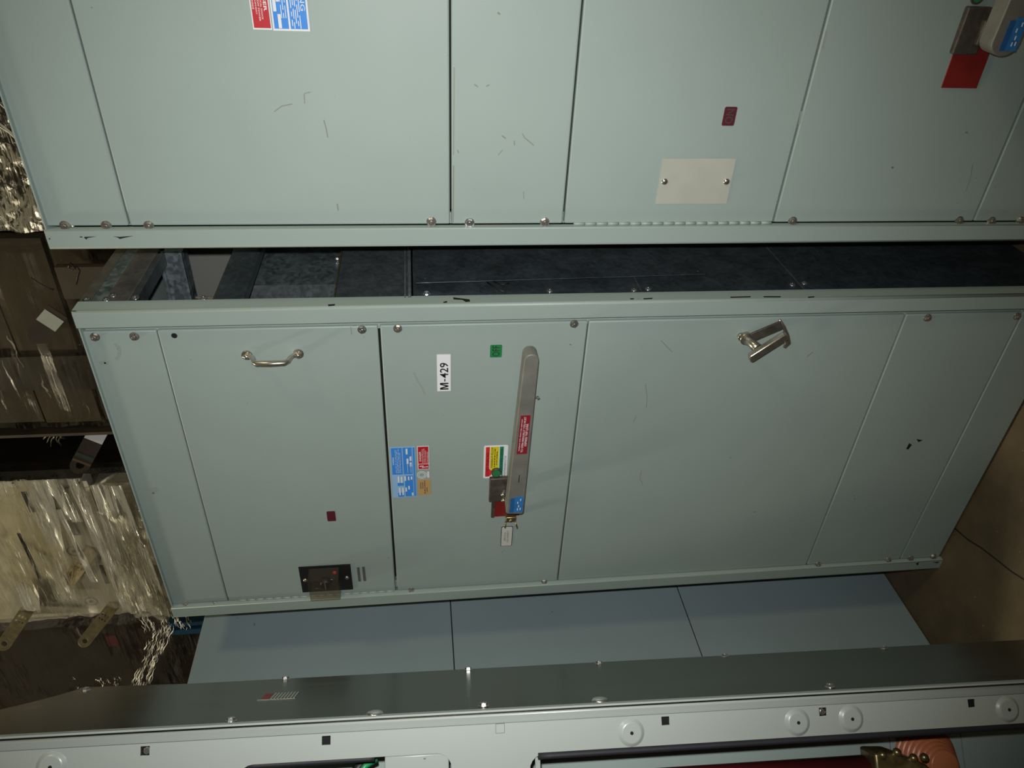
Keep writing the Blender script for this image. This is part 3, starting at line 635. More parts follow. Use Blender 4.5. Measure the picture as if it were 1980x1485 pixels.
for pts in ([(1770, 1090), (1777, 1087), (1775, 1093)], [(1804, 1087), (1816, 1086), (1813, 1089)]): chip(A, pts, Y=0.0)

# ---- the nearer cabinet to its right
B = thing('switchgear_cabinet', 'grey switchgear cabinet with a beige tag plate on its hinged door', 'cabinet', 'grey switchgear cabinets in a row')
bl = 0.135; br = bl + 0.976
pb = cabinet_shell(B, bl, br, 0.92,
    [(H - 0.002, 2.134, 0.0018), (2.134, 1.517, 0.0022), (1.517, 1.286, 0.0024), (1.286, 0.832, 0.0022), (0.832, 0.370, 0.0018), (0.370, 0.006, 0.001)],
    ['top_trim_panel', 'upper_panel', 'middle_panel', 'hinged_door', 'breaker_panel', 'kick_panel'])
MB().box((br - 0.004, 0.042, 0.01), (br - 0.001, 0.878, H - 0.01)).obj('side_panel', 'paint', B)
MB().box((bl + 0.001, 0.042, 0.01), (bl + 0.004, 0.878, H - 0.01)).obj('side_panel', 'paint', B)
screws(pb['top_trim_panel'], [(126, 436), (206, 436)]); screws(pb['upper_panel'], [(288, 436), (834, 428)]); screws(pb['middle_panel'], [(908, 430), (1053, 429)], zinc=[(908, 430)])
screws(pb['breaker_panel'], [(1532, 427), (1854, 426)]); screws(pb['kick_panel'], [(1916, 427), (1972, 426)])
hinge(pb['hinged_door'], bl + 0.0435, 0.838, 1.28, 0.0115)
x0, x1, z0, z1 = pbox((1273, 311), (1418, 397.5)); x0, x1, z0, z1 = 0.222, 0.316, 0.947, 1.098
tag = label_plate(B, x0, x1, z0, z1, 'tag_beige', 'tag_plate', t=0.0015, label='beige blank tag plate held by two rivets')
for zz in (z1 - 0.011, z0 + 0.010):
    MB().lathe((0.269, PY - 0.0012, zz), (0, -1, 0), [(0.0072, 0), (0.0066, 0.0024), (0.004, 0.0042), (0, 0.0048)], n=14).obj('rivet', 'zinc', tag)
x0, x1, z0, z1 = 0.381, 0.417, 0.966, 0.991
lp = label_plate(B, x0, x1, z0, z1, 'red_dark', 'position_label', r=0.003, label='dark red label reading ON')
mb = MB(); text_into(mb, 'ON', x0 + 0.004, x1 - 0.004, (z0 + z1) / 2, 0.016, PY - 0.0009, bold=0.01); mb.obj('lettering', 'ink_soft', lp)
# upside-down danger and rating labels at the edge of the frame
danger(B, 0.534, 0.665, 1.820, 1.851, flip=True)
x0, x1, z0, z1 = 0.533, 0.800, 1.757, 1.818; W_, H_ = x1 - x0, z1 - z0
lp = label_plate(B, x0, x1, z0, z1, 'white_print', 'rating_label', label='blue and white rating label reading WARNING, upside down')
mb = MB(); mb.box((U(0.012), PY - 0.0006, z0 + 0.003), (U(0.99), PY - 0.0009, z0 + 0.0315)); mb.box((U(0.012), PY - 0.0006, z0 + 0.0345), (U(0.99), PY - 0.0009, z1 - 0.0025)); mb.obj('printed_panel', 'blue', lp)
mb = MB(); text_into(mb, 'WARNING', x0 + 0.032, x0 + 0.110, z0 + 0.0085, 0.0075, PY - 0.0012, flip=True)
for k in range(5): dashes(mb, x0 + 0.004 + 0.004 * (k % 3), x0 + 0.150, z0 + 0.0145 + 0.0033 * k, 0.0013, PY - 0.0012, k)
for k in range(3): dashes(mb, x0 + 0.02, x0 + 0.150, z0 + 0.0375 + 0.0035 * k, 0.0012, PY - 0.0012, k + 20)
for a, b, c in ((0.004, 0.026, 0.0485), (0.045, 0.070, 0.0485), (0.030, 0.048, 0.0545), (0.075, 0.1, 0.0545)): mb.box((x0 + a, PY - 0.0009, z0 + c - 0.0026), (x0 + b, PY - 0.0012, z0 + c + 0.0026))
mb.obj('lettering', 'white_print', lp)
lever(B, 1.114, -0.851, 1.03, -0.004, False, True)
p = at(1889, -6, Y=PY); mb = MB(); mb.cyl((p.x, PY, p.z), (p.x, PY - 0.004, p.z), 0.0125, n=20); mb.obj('indicator_window', 'dark_metal', B); MB().cyl((p.x, PY - 0.004, p.z), (p.x, PY - 0.0045, p.z), 0.0085, n=18).obj('indicator_flag', 'green_label', B)
for pts in ([(153, 458), (158, 457), (160, 459), (156, 459)], [(163, 458), (186, 457), (170, 460), (167, 463), (163, 460)], [(219, 457), (232, 458), (258, 456), (240, 460), (232, 462), (227, 459)], [(94, 461), (97, 460), (96, 464)]): chip(B, pts, Y=0.0)
for q, ww in (([(588, 182), (589, 200)], 0.0008), ([(588, 181), (600, 178)], 0.0006), ([(530, 216), (545, 205), (565, 201)], 0.0008), ([(626, 232), (631, 250), (634, 266)], 0.001), ([(652, 394), (654, 407)], 0.0012), ([(26, 276), (42, 277)], 0.0008), ([(884, 290), (887, 296)], 0.001), ([(970, 262), (978, 268)], 0.0012), ([(994, 272), (995, 281)], 0.001), ([(1010, 258), (1014, 266), (1032, 281)], 0.0009), ([(963, 300), (972, 290)], 0.0007), ([(917, 163), (924, 168)], 0.001), ([(940, 167), (946, 164)], 0.001), ([(962, 24), (967, 28)], 0.0015), ([(1012, 370), (1013, 385)], 0.0007), ([(1880, 318), (1876, 345), (1867, 370)], 0.0006), ([(1545, 240), (1550, 215)], 0.002), ([(1590, 95), (1598, 60)], 0.002), ([(878, 130), (877, 300)], 0.0007), ([(877, 320), (876, 430)], 0.0012)):
    scuff(B, q, ww, PY)
p = at(176, 376, Y=PY)

# ---- blue-grey cabinet behind, seen by its side of three panels
Dg = thing('side_panelled_cabinet', 'blue-grey cabinet whose side of three plain panels shows behind the M-429 cabinet', 'cabinet')
GX = -1.205
for z0, z1 in ((0.004, 0.7495), (0.7525, 1.513), (1.516, 2.284)):
    MB().box((GX - 0.004, -0.40, z0), (GX, 0.60, z1), bevel=0.001, seg=1).obj('side_panel', 'paint_blue', Dg)
MB().box((GX - 0.012, -0.398, 0.006), (GX - 0.006, 0.598, 2.282)).obj('frame_sheet', 'gap_black', Dg)
MB().box((GX - 0.90, -0.40, 0.004), (GX - 0.012, -0.396, 2.284)).obj('front_panel', 'paint_blue', Dg); MB().box((GX - 0.90, 0.596, 0.004), (GX - 0.012, 0.60, 2.284)).obj('back_panel', 'paint_blue', Dg)
MB().box((GX - 0.904, -0.40, 0.004), (GX - 0.90, 0.60, 2.284)).obj('side_panel', 'paint_blue', Dg); MB().box((GX - 0.90, -0.396, 2.276), (GX - 0.012, 0.596, 2.283)).obj('top_cover', 'paint_blue', Dg)

# ------------------------------------------------------------------ open cabinet close to the camera: its punched front turned to us, its side plate running away
fh = Vector((r2.x, r2.y, 0)).normalized(); EY = (Matrix.Rotation(math.radians(10.8), 3, 'Z') @ fh)          # depth direction
def pray(px, py): return r0 * ((px - 990) / FPX) + r1 * ((py - 742.5) / FPX) + r2
ra, rb = pray(0, 1425), pray(1980, 1317)
# two points of the front edge at equal depth along EY
DEP = 1.13
pa, pb2 = CAM + ra * (DEP / ra.dot(EY)), CAM + rb * (DEP / rb.dot(EY))
EZ = (pa - pb2).normalized(); EX = EY.cross(EZ).normalized()
ORG = pb2 - EZ * (pb2.z / EZ.z)
MW = Matrix((EX, EY, EZ)).transposed()
E_ = thing('open_cabinet', 'open cabinet close by, white punched frame beside a galvanised side plate', 'cabinet')
E_.location = ORG; E_.rotation_euler = MW.to_euler()
def hit(px, py, k, val):
    d = pray(px, py); ax = (EX, EY)[k]; t = (val - (CAM - ORG).dot(ax)) / d.dot(ax); q = CAM + d * t - ORG
    return Vector((q.dot(EX), q.dot(EY), q.dot(EZ)))
def Lc(px, py, y=0.0): return hit(px, py, 1, y)      # on a plane parallel to the punched front
def Lp(px, py, x=-0.003): return hit(px, py, 0, x)   # on the side plate
ZT = 2.42
# galvanised side plate with a rounded-off top
top = [Lp(*q) for q in ((0, 1372), (60, 1358), (110, 1345), (140, 1336), (165, 1329), (210, 1327), (365, 1322))]
f0_, f1_ = Lp(365, 1322), Lp(1980, 1237)
fb = f1_ + (f1_ - f0_) * ((f1_.z) / (f0_.z - f1_.z))
DP = max(q.y for q in top)
out = [Vector((-0.003, 0.0005, 0.0)), Vector((-0.003, fb.y, 0.0))] + top[::-1] + [Vector((-0.003, 0.0005, top[0].z + (top[0].z - top[2].z) / (top[0].y - top[2].y) * (0.0005 - top[0].y)))]
plate = MB().prism([Vector((-0.003, q.y, max(0, q.z))) for q in out], (-0.002, 0, 0)).obj('galvanised_plate', 'galv_plate', E_, label='galvanised side plate with a rounded-off top')
def fy(z): return f0_.y + (f1_.y - f0_.y) * (z - f0_.z) / (f1_.z - f0_.z)
MB().box((-0.60, DP - 0.012, 0.0), (-0.006, DP - 0.009, 2.15)).obj('rear_cover', 'galv_dull', E_)
for q in ((553, 1312), (905, 1294), (1157, 1282), (1400, 1268), (1708, 1253), (168, 1333)):
    l = Lp(*q); share(SCREW_S, 'screw', plate, (-0.004, l.y - 0.004, l.z))
for q in ((447, 1395), (935, 1366), (1605, 1329)):
    l = Lp(*q); share(SCREW_S, 'screw', plate, (-0.003, l.y, l.z))
for q in ((725, 1384), (1160, 1358)):
    l = Lp(*q); MB().lathe((-0.003, max(0.011, l.y), l.z), (1, 0, 0), [(0.0125, 0), (0.0125, 0.003), (0.010, 0.006), (0.004, 0.0072), (0, 0.0074)], n=16).obj('plug', 'zinc', plate)
# the post: lip, groove, slanting band, then the punched face
xb_ = -0.0185
prof = [(0.0, 0.012), (0.0, 0.0), (-0.0026, 0.0), (-0.0026, 0.004), (-0.0042, 0.005), (-0.0052, 0.0022), (-0.0066, 0.0008), (-0.0085, 0.0005), (xb_, 0.0042), (xb_, 0.0072), (-0.0095, 0.0075), (-0.0045, 0.012)]
t = bmesh.new(); lo = [t.verts.new((u, v, 0)) for u, v in prof]; hi = [t.verts.new((u, v, ZT)) for u, v in prof]; n = len(prof)
for i in range(n): t.faces.new((lo[i], lo[(i + 1) % n], hi[(i + 1) % n], hi[i])).smooth = i in (4, 5, 6)
t.faces.new(lo); t.faces.new(hi[::-1]); bmesh.ops.recalc_face_normals(t, faces=t.faces); mb = MB(); mb.join(t); mb.obj('post_edge', 'paint_white', E_)
# punched front as a sheet with holes: u = local x, v = local z
za0, za1 = Lc(873, 1470).z, Lc(460, 1480).z; zb1 = Lc(1024, 1470).z
xo_a, xo_b = (Lc(560, 1474).x + Lc(860, 1455).x) / 2, (Lc(1100, 1456).x + Lc(1900, 1404).x) / 2
xend = -0.62
holes = [rrect(xend + 0.05, xo_a, za0, za1, 0.020), rrect(xend + 0.05, xo_b, 0.12, zb1, 0.020)]
sq = {}
for q in ((631, 1429), (281, 1450), (1286, 1389), (1590, 1371), (1877, 1354)):
    l = Lc(*q); s = 0.0058; l.x = min(l.x, xb_ - 0.0085); holes.append([(l.x - s, l.z - s), (l.x + s, l.z - s), (l.x + s, l.z + s), (l.x - s, l.z + s)]); sq[q] = l
dm = [Lc(*q) for q in ((100, 1482), (1220, 1416), (1541, 1396), (1645, 1389), (1947, 1371))]
for l in dm: holes.append(circ(l.x, l.z, 0.0195, 24))
me = flat_sheet([[(xend, 0), (xb_ + 0.0005, 0), (xb_ + 0.0005, ZT), (xend, ZT)]] + holes, 0.002)
for v in me.vertices: v.co = Vector((v.co.x, -v.co.z, v.co.y))
mb = MB(); mb.bm.from_mesh(me); bpy.data.meshes.remove(me); bmesh.ops.recalc_face_normals(mb.bm, faces=mb.bm.faces)
frame = mb.obj('punched_front_frame', 'paint_white', E_, label='white front frame with square holes, dimples and large openings')
for l in dm:
    mb = MB(); mb.lathe((l.x, -0.001, l.z), (0, -1, 0), [(0.0197, -0.0004), (0.0186, 0.0002), (0.0160, 0.0026), (0.0142, 0.0037), (0.0130, 0.0040)], n=28)
    t = bmesh.new(); t.faces.new([t.verts.new((l.x + u, -0.005, l.z + v)) for u, v in circ(0, 0, 0.0131, 28)]); mb.join(t); mb.obj('dimple', 'paint_white', frame)
    MB().cyl((l.x, -0.0047, l.z), (l.x, -0.0053, l.z), 0.0025, n=12).obj('dimple_hole', 'gap_black', frame)
MB().box((xend + 0.02, 0.0035, 0.1), (xo_b + 0.004, 0.0045, 0.11)).bm.free()
for a_, b_ in ((xo_b + 0.006, -0.022),):
    MB().box((a_, 0.020, 0.01), (b_, 0.022, ZT - 0.02)).obj('inner_channel', 'gap_black', E_)
for q in ((281, 1450), (1590, 1371)):
    l = sq[q]; MB().cyl((l.x - 0.001, 0.006, l.z - 0.001), (l.x - 0.001, 0.0015, l.z - 0.001), 0.0065, 0.004, n=8).obj('cage_nut', 'zinc', frame)
l = Lc(967, 1408); s = 0.0058
mb = MB(); mb.box((l.x - s, -0.0009, l.z - s), (l.x + s, -0.0014, l.z + s)); mb.obj('knockout', 'paint_white', frame)
mb = MB(); mb.box((l.x - s - 0.0006, -0.0008, l.z - s - 0.0006), (l.x + s + 0.0006, -0.00115, l.z + s + 0.0006)); mb.obj('knockout_cut', 'ink_grey', frame)
# black edging of the two openings
z_t = zb1 - 0.012
pts = [(xo_b - 0.0025 + (0.0016 if 0.62 < i / 59 < 0.76 else 0.0), -0.0008, z_t + (0.125 - z_t) * (i / 59)) for i in range(60)]
MB().tube(pts, 0.0046, n=8).obj('edge_gasket', 'rubber', frame)
pts = [(xo_a - 0.0025, 0.003, za0 + 0.105 + (za1 - 0.012 - za0 - 0.105) * i / 19) for i in range(20)]
MB().tube(pts, 0.0042, n=8).obj('edge_gasket', 'rubber', frame)
l0, l1 = Lc(868, 1465, 0.006), Lc(744, 1470, 0.006)
MB().box((xo_a - 0.060, 0.003, l0.z), (xo_a - 0.0012, 0.012, l1.z), bevel=0.002, seg=2).obj('inner_flap', 'paint_white', E_)
MB().box((xo_b - 0.045, 0.008, zb1 - 0.016), (xo_b - 0.006, 0.012, zb1 - 0.009)).obj('flap_edge', 'paint_white', E_)
# inside of the cabinet
IY = 0.16
z_a, z_b = Lc(1722, 1450, IY).z, Lc(1860, 1440, IY).z
for z0_, z1_ in ((0.05, z_b - 0.0008), (z_b + 0.0008, z_a - 0.0008), (z_a + 0.0008, 2.3)):
    MB().box((xend, IY, z0_), (-0.02, IY + 0.004, z1_)).obj('inner_panel', 'paint', E_)
rx = (Lc(1300, 1484, 0.09).x + Lc(1690, 1460, 0.09).x) / 2
z_hi, z_lo = Lc(1290, 1480, 0.09).z, Lc(1700, 1480, 0.09).z
MB().cyl((rx - 0.032, 0.09, z_lo - 0.02), (rx - 0.032, 0.09, z_hi + 0.3), 0.032, n=24).obj('bus_tube', 'maroon', E_, label='dark red insulated bus tube')
c0_, c1_ = Lc(1688, 1455, 0.06), Lc(1812, 1470, 0.06)
mb = MB(); mb.prism([(c0_.x, 0.055, c0_.z), (c0_.x - 0.002, 0.055, c0_.z - 0.035), (c1_.x - 0.004, 0.055, c1_.z + 0.02), (c1_.x - 0.030, 0.055, c1_.z), (c0_.x - 0.075, 0.055, c1_.z), (c0_.x - 0.075, 0.055, c0_.z)], (0, 0.045, 0), bevel=0.004)
for q in ((1706, 1452), (1734, 1447), (1766, 1458), (1787, 1457)):
    l = Lc(*q, 0.055); mb.lathe((l.x - 0.006, 0.058, l.z), (0, -1, 0), [(0.0065, 0), (0.006, 0.005), (0.002, 0.0075), (0, 0.0077)], n=10)
mb.obj('bus_clamp', 'brass', E_, label='brass clamp on the bus tube')
ic = Lc(1818, 1482, 0.12); pr = []
for i in range(8):
    r_ = 0.054 - i * 0.0042; pr += [(r_, i * 0.0068), (r_ - 0.0002, i * 0.0068 + 0.0050), (r_ - 0.0030, i * 0.0068 + 0.0056)]
pr += [(0.012, 0.056), (0, 0.056)]
MB().lathe((ic.x + 0.004, IY - 0.001, ic.z), (0, -1, 0.0), pr, n=32).obj('standoff_insulator', 'insulator', E_, label='orange ribbed standoff insulator')
MB().tube([Lc(728, 1470, 0.06), Lc(706, 1481, 0.05), Lc(690, 1500, 0.05)], 0.0042, n=8).obj('wire', 'green_wire', E_); MB().tube([Lc(714, 1470, 0.07), Lc(694, 1482, 0.06), Lc(676, 1502, 0.06)], 0.0060, n=8).obj('wire', 'wire_black', E_)
t0_, t1_ = Lc(868, 1474, 0.05), Lc(762, 1474, 0.05)
MB().box((t0_.x - 0.08, 0.05, t0_.z), (t0_.x + 0.003, 0.12, t1_.z), bevel=0.004).obj('terminal_block', 'dark_load', E_)
l = Lc(857, 1477, 0.048); MB().cyl((l.x, 0.05, l.z), (l.x, 0.046, l.z), 0.004, n=10).obj('indicator', 'red_bright', E_)
# rest of its frame
for y_ in (0.03, DP - 0.03): MB().box((xend - 0.02, y_ - 0.02, 0), (xend + 0.02, y_ + 0.02, ZT - 0.05)).obj('corner_post', 'paint_white', E_)
MB().box((xend, 0.003, ZT - 0.05), (-0.02, 0.04, ZT - 0.01)).obj('top_rail', 'paint_white', E_)
MB().box((xend, 0.012, 0.0), (-0.008, DP - 0.014, 0.05)).obj('base_channel', 'paint_white', E_)
# small striped label on the plate
P4 = [Lp(*q, x=-0.003) for q in ((499, 1353), (570, 1351), (577, 1338), (520, 1339))]
y0_, y1_ = P4[1].y, P4[2].y; zt_, zb0 = P4[0].z, P4[1].z
slb = MB().box((-0.0031, y0_, zb0), (-0.0026, y1_, zt_)).obj('striped_label', 'galv_plate', E_, label='small striped label on the plate')
mb = MB()
for k in range(8):
    zz = zt_ - 0.020 - (zt_ - zb0 - 0.022) * k / 7; mb.box((-0.0026, y0_, zz), (-0.0023, y1_, zz + 0.0014))
mb.box((-0.0026, y0_, zb0), (-0.0023, y0_ + 0.0016, zt_)); mb.obj('stripes', 'tag_beige', slb)
MB().box((-0.0026, y0_ + 0.002, zt_ - 0.016), (-0.0023, y1_ - 0.004, zt_ - 0.004)).obj('stripes', 'red_plate', slb)

# ------------------------------------------------------------------ background: loads wrapped in stretch film on a pallet rack
YF = 1.35; DECK = 2.40
R_ = thing('pallet_rack', 'dark steel pallet rack behind the row of cabinets', 'rack')
for x_ in (-4.4, -2.2, 0.45):
    for y_ in (1.30, 2.45): MB().box((x_ - 0.04, y_ - 0.035, 0), (x_ + 0.04, y_ + 0.035, DECK - 0.021)).obj('upright', 'rack_steel', R_)
for y_ in (1.30, 2.45): MB().box((-4.4, y_ - 0.025, DECK - 0.14), (0.45, y_ + 0.025, DECK - 0.02)).obj('beam', 'rack_steel', R_)
MB().box((-4.42, 1.26, DECK - 0.02), (0.47, 2.48, DECK)).obj('deck', 'timber', R_)
def xat(py, Y=YF, px=120): return at(px, py, Y=Y).x
def film_sheet(parent, xa, xb, za, zb, Y, mat, amp=0.02, nx=26, nz=60, slope=0.0, seed=0, name='stretch_film', sides=True):
    t = bmesh.new(); g = []
    for i in range(nx + 1):
        x = xa + (xb - xa) * i / nx; row = []
        for k in range(nz + 1):
            z = za + (zb - za) * k / nz
            zz = z + slope * (x - xa)
            d = amp * (noise.noise((x * 0.9 + seed, zz * 9.0, seed)) + 0.5 * noise.noise((x * 2.0, zz * 26.0, seed + 3)) + 0.25 * noise.noise((x * 9.0, zz * 40.0, seed + 9)))
            if sides and (i == 0 or i == nx): row.append(t.verts.new((x, Y + 0.35, z)))
            else: row.append(t.verts.new((x, Y - amp + d, z)))
        g.append(row)
    for a, b in zip(g, g[1:]):
        for k in range(nz): t.faces.new((a[k], b[k], b[k + 1], a[k + 1])).smooth = True
    mb = MB(); mb.join(t); return mb.obj(name, mat, parent)

def glint_strips(parent, n, xa, xb, za, zb, Y, slope, seed, wmax=0.012, name='film_glints', mat='film_glint', lmin=0.15, lmax=0.6):
    """crumpled ridges of the film: thin pale strips that paint its highlights; nobody could count them"""
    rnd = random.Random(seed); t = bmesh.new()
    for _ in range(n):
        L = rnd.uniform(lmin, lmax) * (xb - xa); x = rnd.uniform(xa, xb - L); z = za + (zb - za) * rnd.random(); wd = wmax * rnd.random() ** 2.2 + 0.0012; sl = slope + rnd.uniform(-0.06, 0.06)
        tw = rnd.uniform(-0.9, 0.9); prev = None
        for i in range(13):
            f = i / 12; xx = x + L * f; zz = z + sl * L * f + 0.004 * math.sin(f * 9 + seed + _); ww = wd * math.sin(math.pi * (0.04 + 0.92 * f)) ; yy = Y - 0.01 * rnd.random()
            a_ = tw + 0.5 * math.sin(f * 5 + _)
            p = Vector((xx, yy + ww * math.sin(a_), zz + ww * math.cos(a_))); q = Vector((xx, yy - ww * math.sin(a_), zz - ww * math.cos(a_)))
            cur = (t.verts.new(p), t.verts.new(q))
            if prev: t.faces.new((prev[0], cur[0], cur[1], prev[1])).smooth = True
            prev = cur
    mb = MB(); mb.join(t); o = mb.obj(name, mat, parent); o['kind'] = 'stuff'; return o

# load E: pale sheet-metal frames under bright film
e1, e0 = xat(925), xat(1192)
LE = thing('wrapped_load', 'pale sheet-metal frames wrapped in shiny stretch film on the rack', 'wrapped load', 'film-wrapped loads on the rack', loc=(0, 0, 0))
MB().box((e0, YF + 0.10, DECK), (e1, YF + 0.9, 4.3)).obj('core', 'dark_load', LE)
zl = lambda px, py: at(px, py, Y=YF).z
zbot = zl(205, 1050)
def eh(p, q, r=0.004):
    a, b = at(*p, Y=YF), at(*q, Y=YF); return rrect(min(a.x, b.x), max(a.x, b.x), min(a.z, b.z), max(a.z, b.z), r)
hs = [eh((95, 944), (100, 990)), eh((106, 942), (150, 988)), eh((124, 1006), (158, 1034)), eh((40, 950), (70, 990)), eh((40, 1030), (75, 1120)), eh((190, 1092), (213, 1128), 0.002)]
me = flat_sheet([[(e0 + 0.01, zbot), (e1 - 0.004, zbot), (e1 - 0.004, 4.28), (e0 + 0.01, 4.28)]] + hs, 0.004)
for v in me.vertices: v.co = Vector((v.co.x, YF + v.co.z, v.co.y))
mb = MB(); mb.bm.from_mesh(me); bpy.data.meshes.remove(me); bmesh.ops.recalc_face_normals(mb.bm, faces=mb.bm.faces); sh = mb.obj('sheet_metal_frame', 'sheet_metal', LE)
mb = MB(); mb.box((e0 + 0.01, YF - 0.02, zbot - 0.03), (e1 - 0.004, YF + 0.03, zbot)); mb.obj('frame_flange', 'sheet_metal', LE)
MB().box((e0 + 0.02, YF + 0.02, DECK), (e1 - 0.06, YF + 0.09, zbot - 0.035)).obj('lower_panel', 'sheet_metal', LE)
for q, r_ in (((176, 1163), 0.032), ((143, 1066), 0.034)):
    p = at(*q, Y=YF - 0.003); mb = MB(); me = flat_sheet([circ(0, 0, r_, 22), circ(0, 0, r_ - 0.005, 22)], 0.001)
    for v in me.vertices: v.co = Vector((p.x + v.co.x, YF - 0.003 + v.co.z, p.z + v.co.y))
    mb.bm.from_mesh(me); bpy.data.meshes.remove(me); mb.cyl((p.x, YF - 0.004, p.z), (p.x, YF - 0.002, p.z), 0.009, n=10); mb.obj('knockout_ring', 'ink_grey', LE)
for k, q in enumerate(((24, 934), (85, 933), (154, 933), (163, 958), (170, 978))):
    p = at(*q, Y=YF - 0.002); MB().cyl((p.x, YF - 0.003, p.z), (p.x, YF, p.z), 0.006, n=8).obj('rivet_hole', 'ink', LE)
film_sheet(LE, e0, e1 - 0.01, DECK + 0.01, 4.3, YF - 0.015, 'film_bright', amp=0.03, seed=2, slope=0.05)
film_sheet(LE, e0 + 0.05, e1 - 0.10, DECK + 0.01, zbot - 0.06, YF - 0.06, 'film_bright', amp=0.05, seed=11, slope=-0.1, nz=40)
def film_band(parent, p, q, wpx, Y, seed, mat='film_streak', amp=0.012):
    """one wrap of film across the load from photo point p to q"""
    t = bmesh.new(); g = []
    for i in range(31):
        f = i / 30; row = []
        for k in range(15):
            h = k / 14 - 0.5
            w_ = at(p[0] + (q[0] - p[0]) * f + h * wpx * (0.9 + 0.2 * math.sin(f * 4 + seed)), p[1] + (q[1] - p[1]) * f, Y=Y)
            w_.y += amp * (noise.noise((w_.x * 3 + seed, w_.z * 30, seed)) + 0.6 * noise.noise((w_.x * 7, w_.z * 70, seed + 5))); row.append(t.verts.new(w_))
        g.append(row)
    for a_, b_ in zip(g, g[1:]):
        for k in range(14): t.faces.new((a_[k], b_[k], b_[k + 1], a_[k + 1])).smooth = True
    mb = MB(); mb.join(t); return mb.obj('film_wrap', mat, parent)
for k, (p_, q_, w_) in enumerate((((6, 930), (62, 1180), 48), ((58, 928), (128, 1160), 62), ((142, 926), (250, 1188), 26), ((112, 985), (182, 1125), 14), ((190, 938), (272, 1185), 46), ((222, 940), (312, 1190), 36), ((20, 1040), (80, 1185), 22), ((96, 928), (150, 1010), 30))):
    film_band(LE, p_, q_, w_, YF - 0.05 - 0.012 * k, k)
def busbar(parent, p, q, wd, mat='busbar', hole=True, holes6=None, lab=None):
    """flat bar from p to q (world), rounded end at q with a round hole, optional slots"""
    p, q = Vector(p), Vector(q); d = (q - p); L = d.length; d.normalize()
    nrm = (CAM - q); nrm = (nrm - d * nrm.dot(d)).normalized(); s = d.cross(nrm)
    out = [(0, -wd), (L - wd, -wd)] + [(L - wd + wd * math.sin(a), -wd * math.cos(a)) for a in [math.pi * i / 10 for i in range(1, 10)]] + [(L - wd, wd), (0, wd)]
    hs = [circ(L - wd * 1.05, 0, wd * 0.42, 14)] if hole else []
    for (u, v) in holes6 or (): hs.append([(u - 0.006, v - 0.004), (u + 0.006, v - 0.004), (u + 0.006, v + 0.004), (u - 0.006, v + 0.004)])
    me = flat_sheet([out] + hs, 0.006)
    Mx = Matrix((d, s, nrm)).transposed()
    for v in me.vertices: v.co = p + Mx @ v.co
    mb = MB(); mb.bm.from_mesh(me); bpy.data.meshes.remove(me); bmesh.ops.recalc_face_normals(mb.bm, faces=mb.bm.faces); o = mb.obj('busbar', mat, parent)
    for u0, u1, m_ in lab or ():
        P = [p + d * a + s * b + nrm * 0.0035 for a, b in ((u0, -wd * 0.98), (u1, -wd * 0.98), (u1, wd * 0.98), (u0, wd * 0.98))]
        MB().prism(P, nrm * 0.0006).obj('sticker', m_, o)
    return o
six = [(u, v) for u in (0.10, 0.125) for v in (-0.016, 0.0, 0.016)]
busbar(LE, at(228, 1160, Y=YF + 0.02), at(156, 1250, Y=YF - 0.25), 0.030, holes6=six)
busbar(LE, at(66, 1160, Y=YF + 0.02), at(0, 1257, Y=YF - 0.25), 0.032, holes6=six)
busbar(LE, at(178, 1062, Y=YF - 0.01), at(128, 1130, Y=YF - 0.06), 0.034, hole=False, holes6=six)
busbar(LE, at(310, 1095, Y=YF - 0.02), at(285, 1165, Y=YF - 0.06), 0.036, hole=False, holes6=six)

# load D: dark recess with a labelled strap
d1 = xat(828)
LD = thing('wrapped_load', 'dark open-ended load with a labelled strap sticking out, beside the pale frames', 'wrapped load', 'film-wrapped loads on the rack')
MB().box((e1 + 0.005, YF + 0.32, DECK), (d1 - 0.005, YF + 0.95, 4.2)).obj('core', 'dark_load', LD)
MB().box((d1 - 0.06, YF + 0.02, DECK), (d1 - 0.045, YF + 0.32, 4.2)).obj('side_board', 'timber', LD)
busbar(LD, at(202, 812, Y=YF + 0.10), at(146, 916, Y=YF - 0.05), 0.040, mat='timber', lab=((0.045, 0.105, 'white_print'), (0.175, 0.19, 'green_dull'), (0.205, 0.215, 'tan_dull')))
mb = MB()
for k in range(7):
    a = at(112 + k * 2, 826 + k, Y=YF + 0.18); b = at(84 + k * 7, 848 + (k % 3) * 7, Y=YF + 0.20); mb.tube([a, a.lerp(b, 0.5) + Vector((0, -0.02, 0.01)), b], 0.006, n=5, flat=0.3)
mb.obj('torn_film', 'film_side', LD)
# load C: brown boarded load with dark film
c1 = xat(462)
LC = thing('wrapped_load', 'brown boarded load under dark stretch film, behind the M-429 cabinet', 'wrapped load', 'film-wrapped loads on the rack')
zs_ = [DECK, 2.72, 2.98, 3.22, 3.47, 3.75, 4.05, 4.3]
for k, (a, b) in enumerate(zip(zs_, zs_[1:])):
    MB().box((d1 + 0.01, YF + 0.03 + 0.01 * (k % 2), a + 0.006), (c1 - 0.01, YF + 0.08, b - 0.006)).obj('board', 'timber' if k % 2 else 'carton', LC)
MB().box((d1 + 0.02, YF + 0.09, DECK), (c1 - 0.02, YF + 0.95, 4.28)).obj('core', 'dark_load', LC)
for x_ in (0.30, 0.34): pass
kx0, kx1 = xat(755), xat(690)
MB().box((kx0, YF + 0.005, DECK), (kx1, YF + 0.029, 4.25)).obj('batten', 'dark_load', LC)
film_sheet(LC, d1, c1 - 0.01, DECK + 0.01, 4.3, YF + 0.0, 'film_dark', amp=0.03, seed=5, slope=0.08)
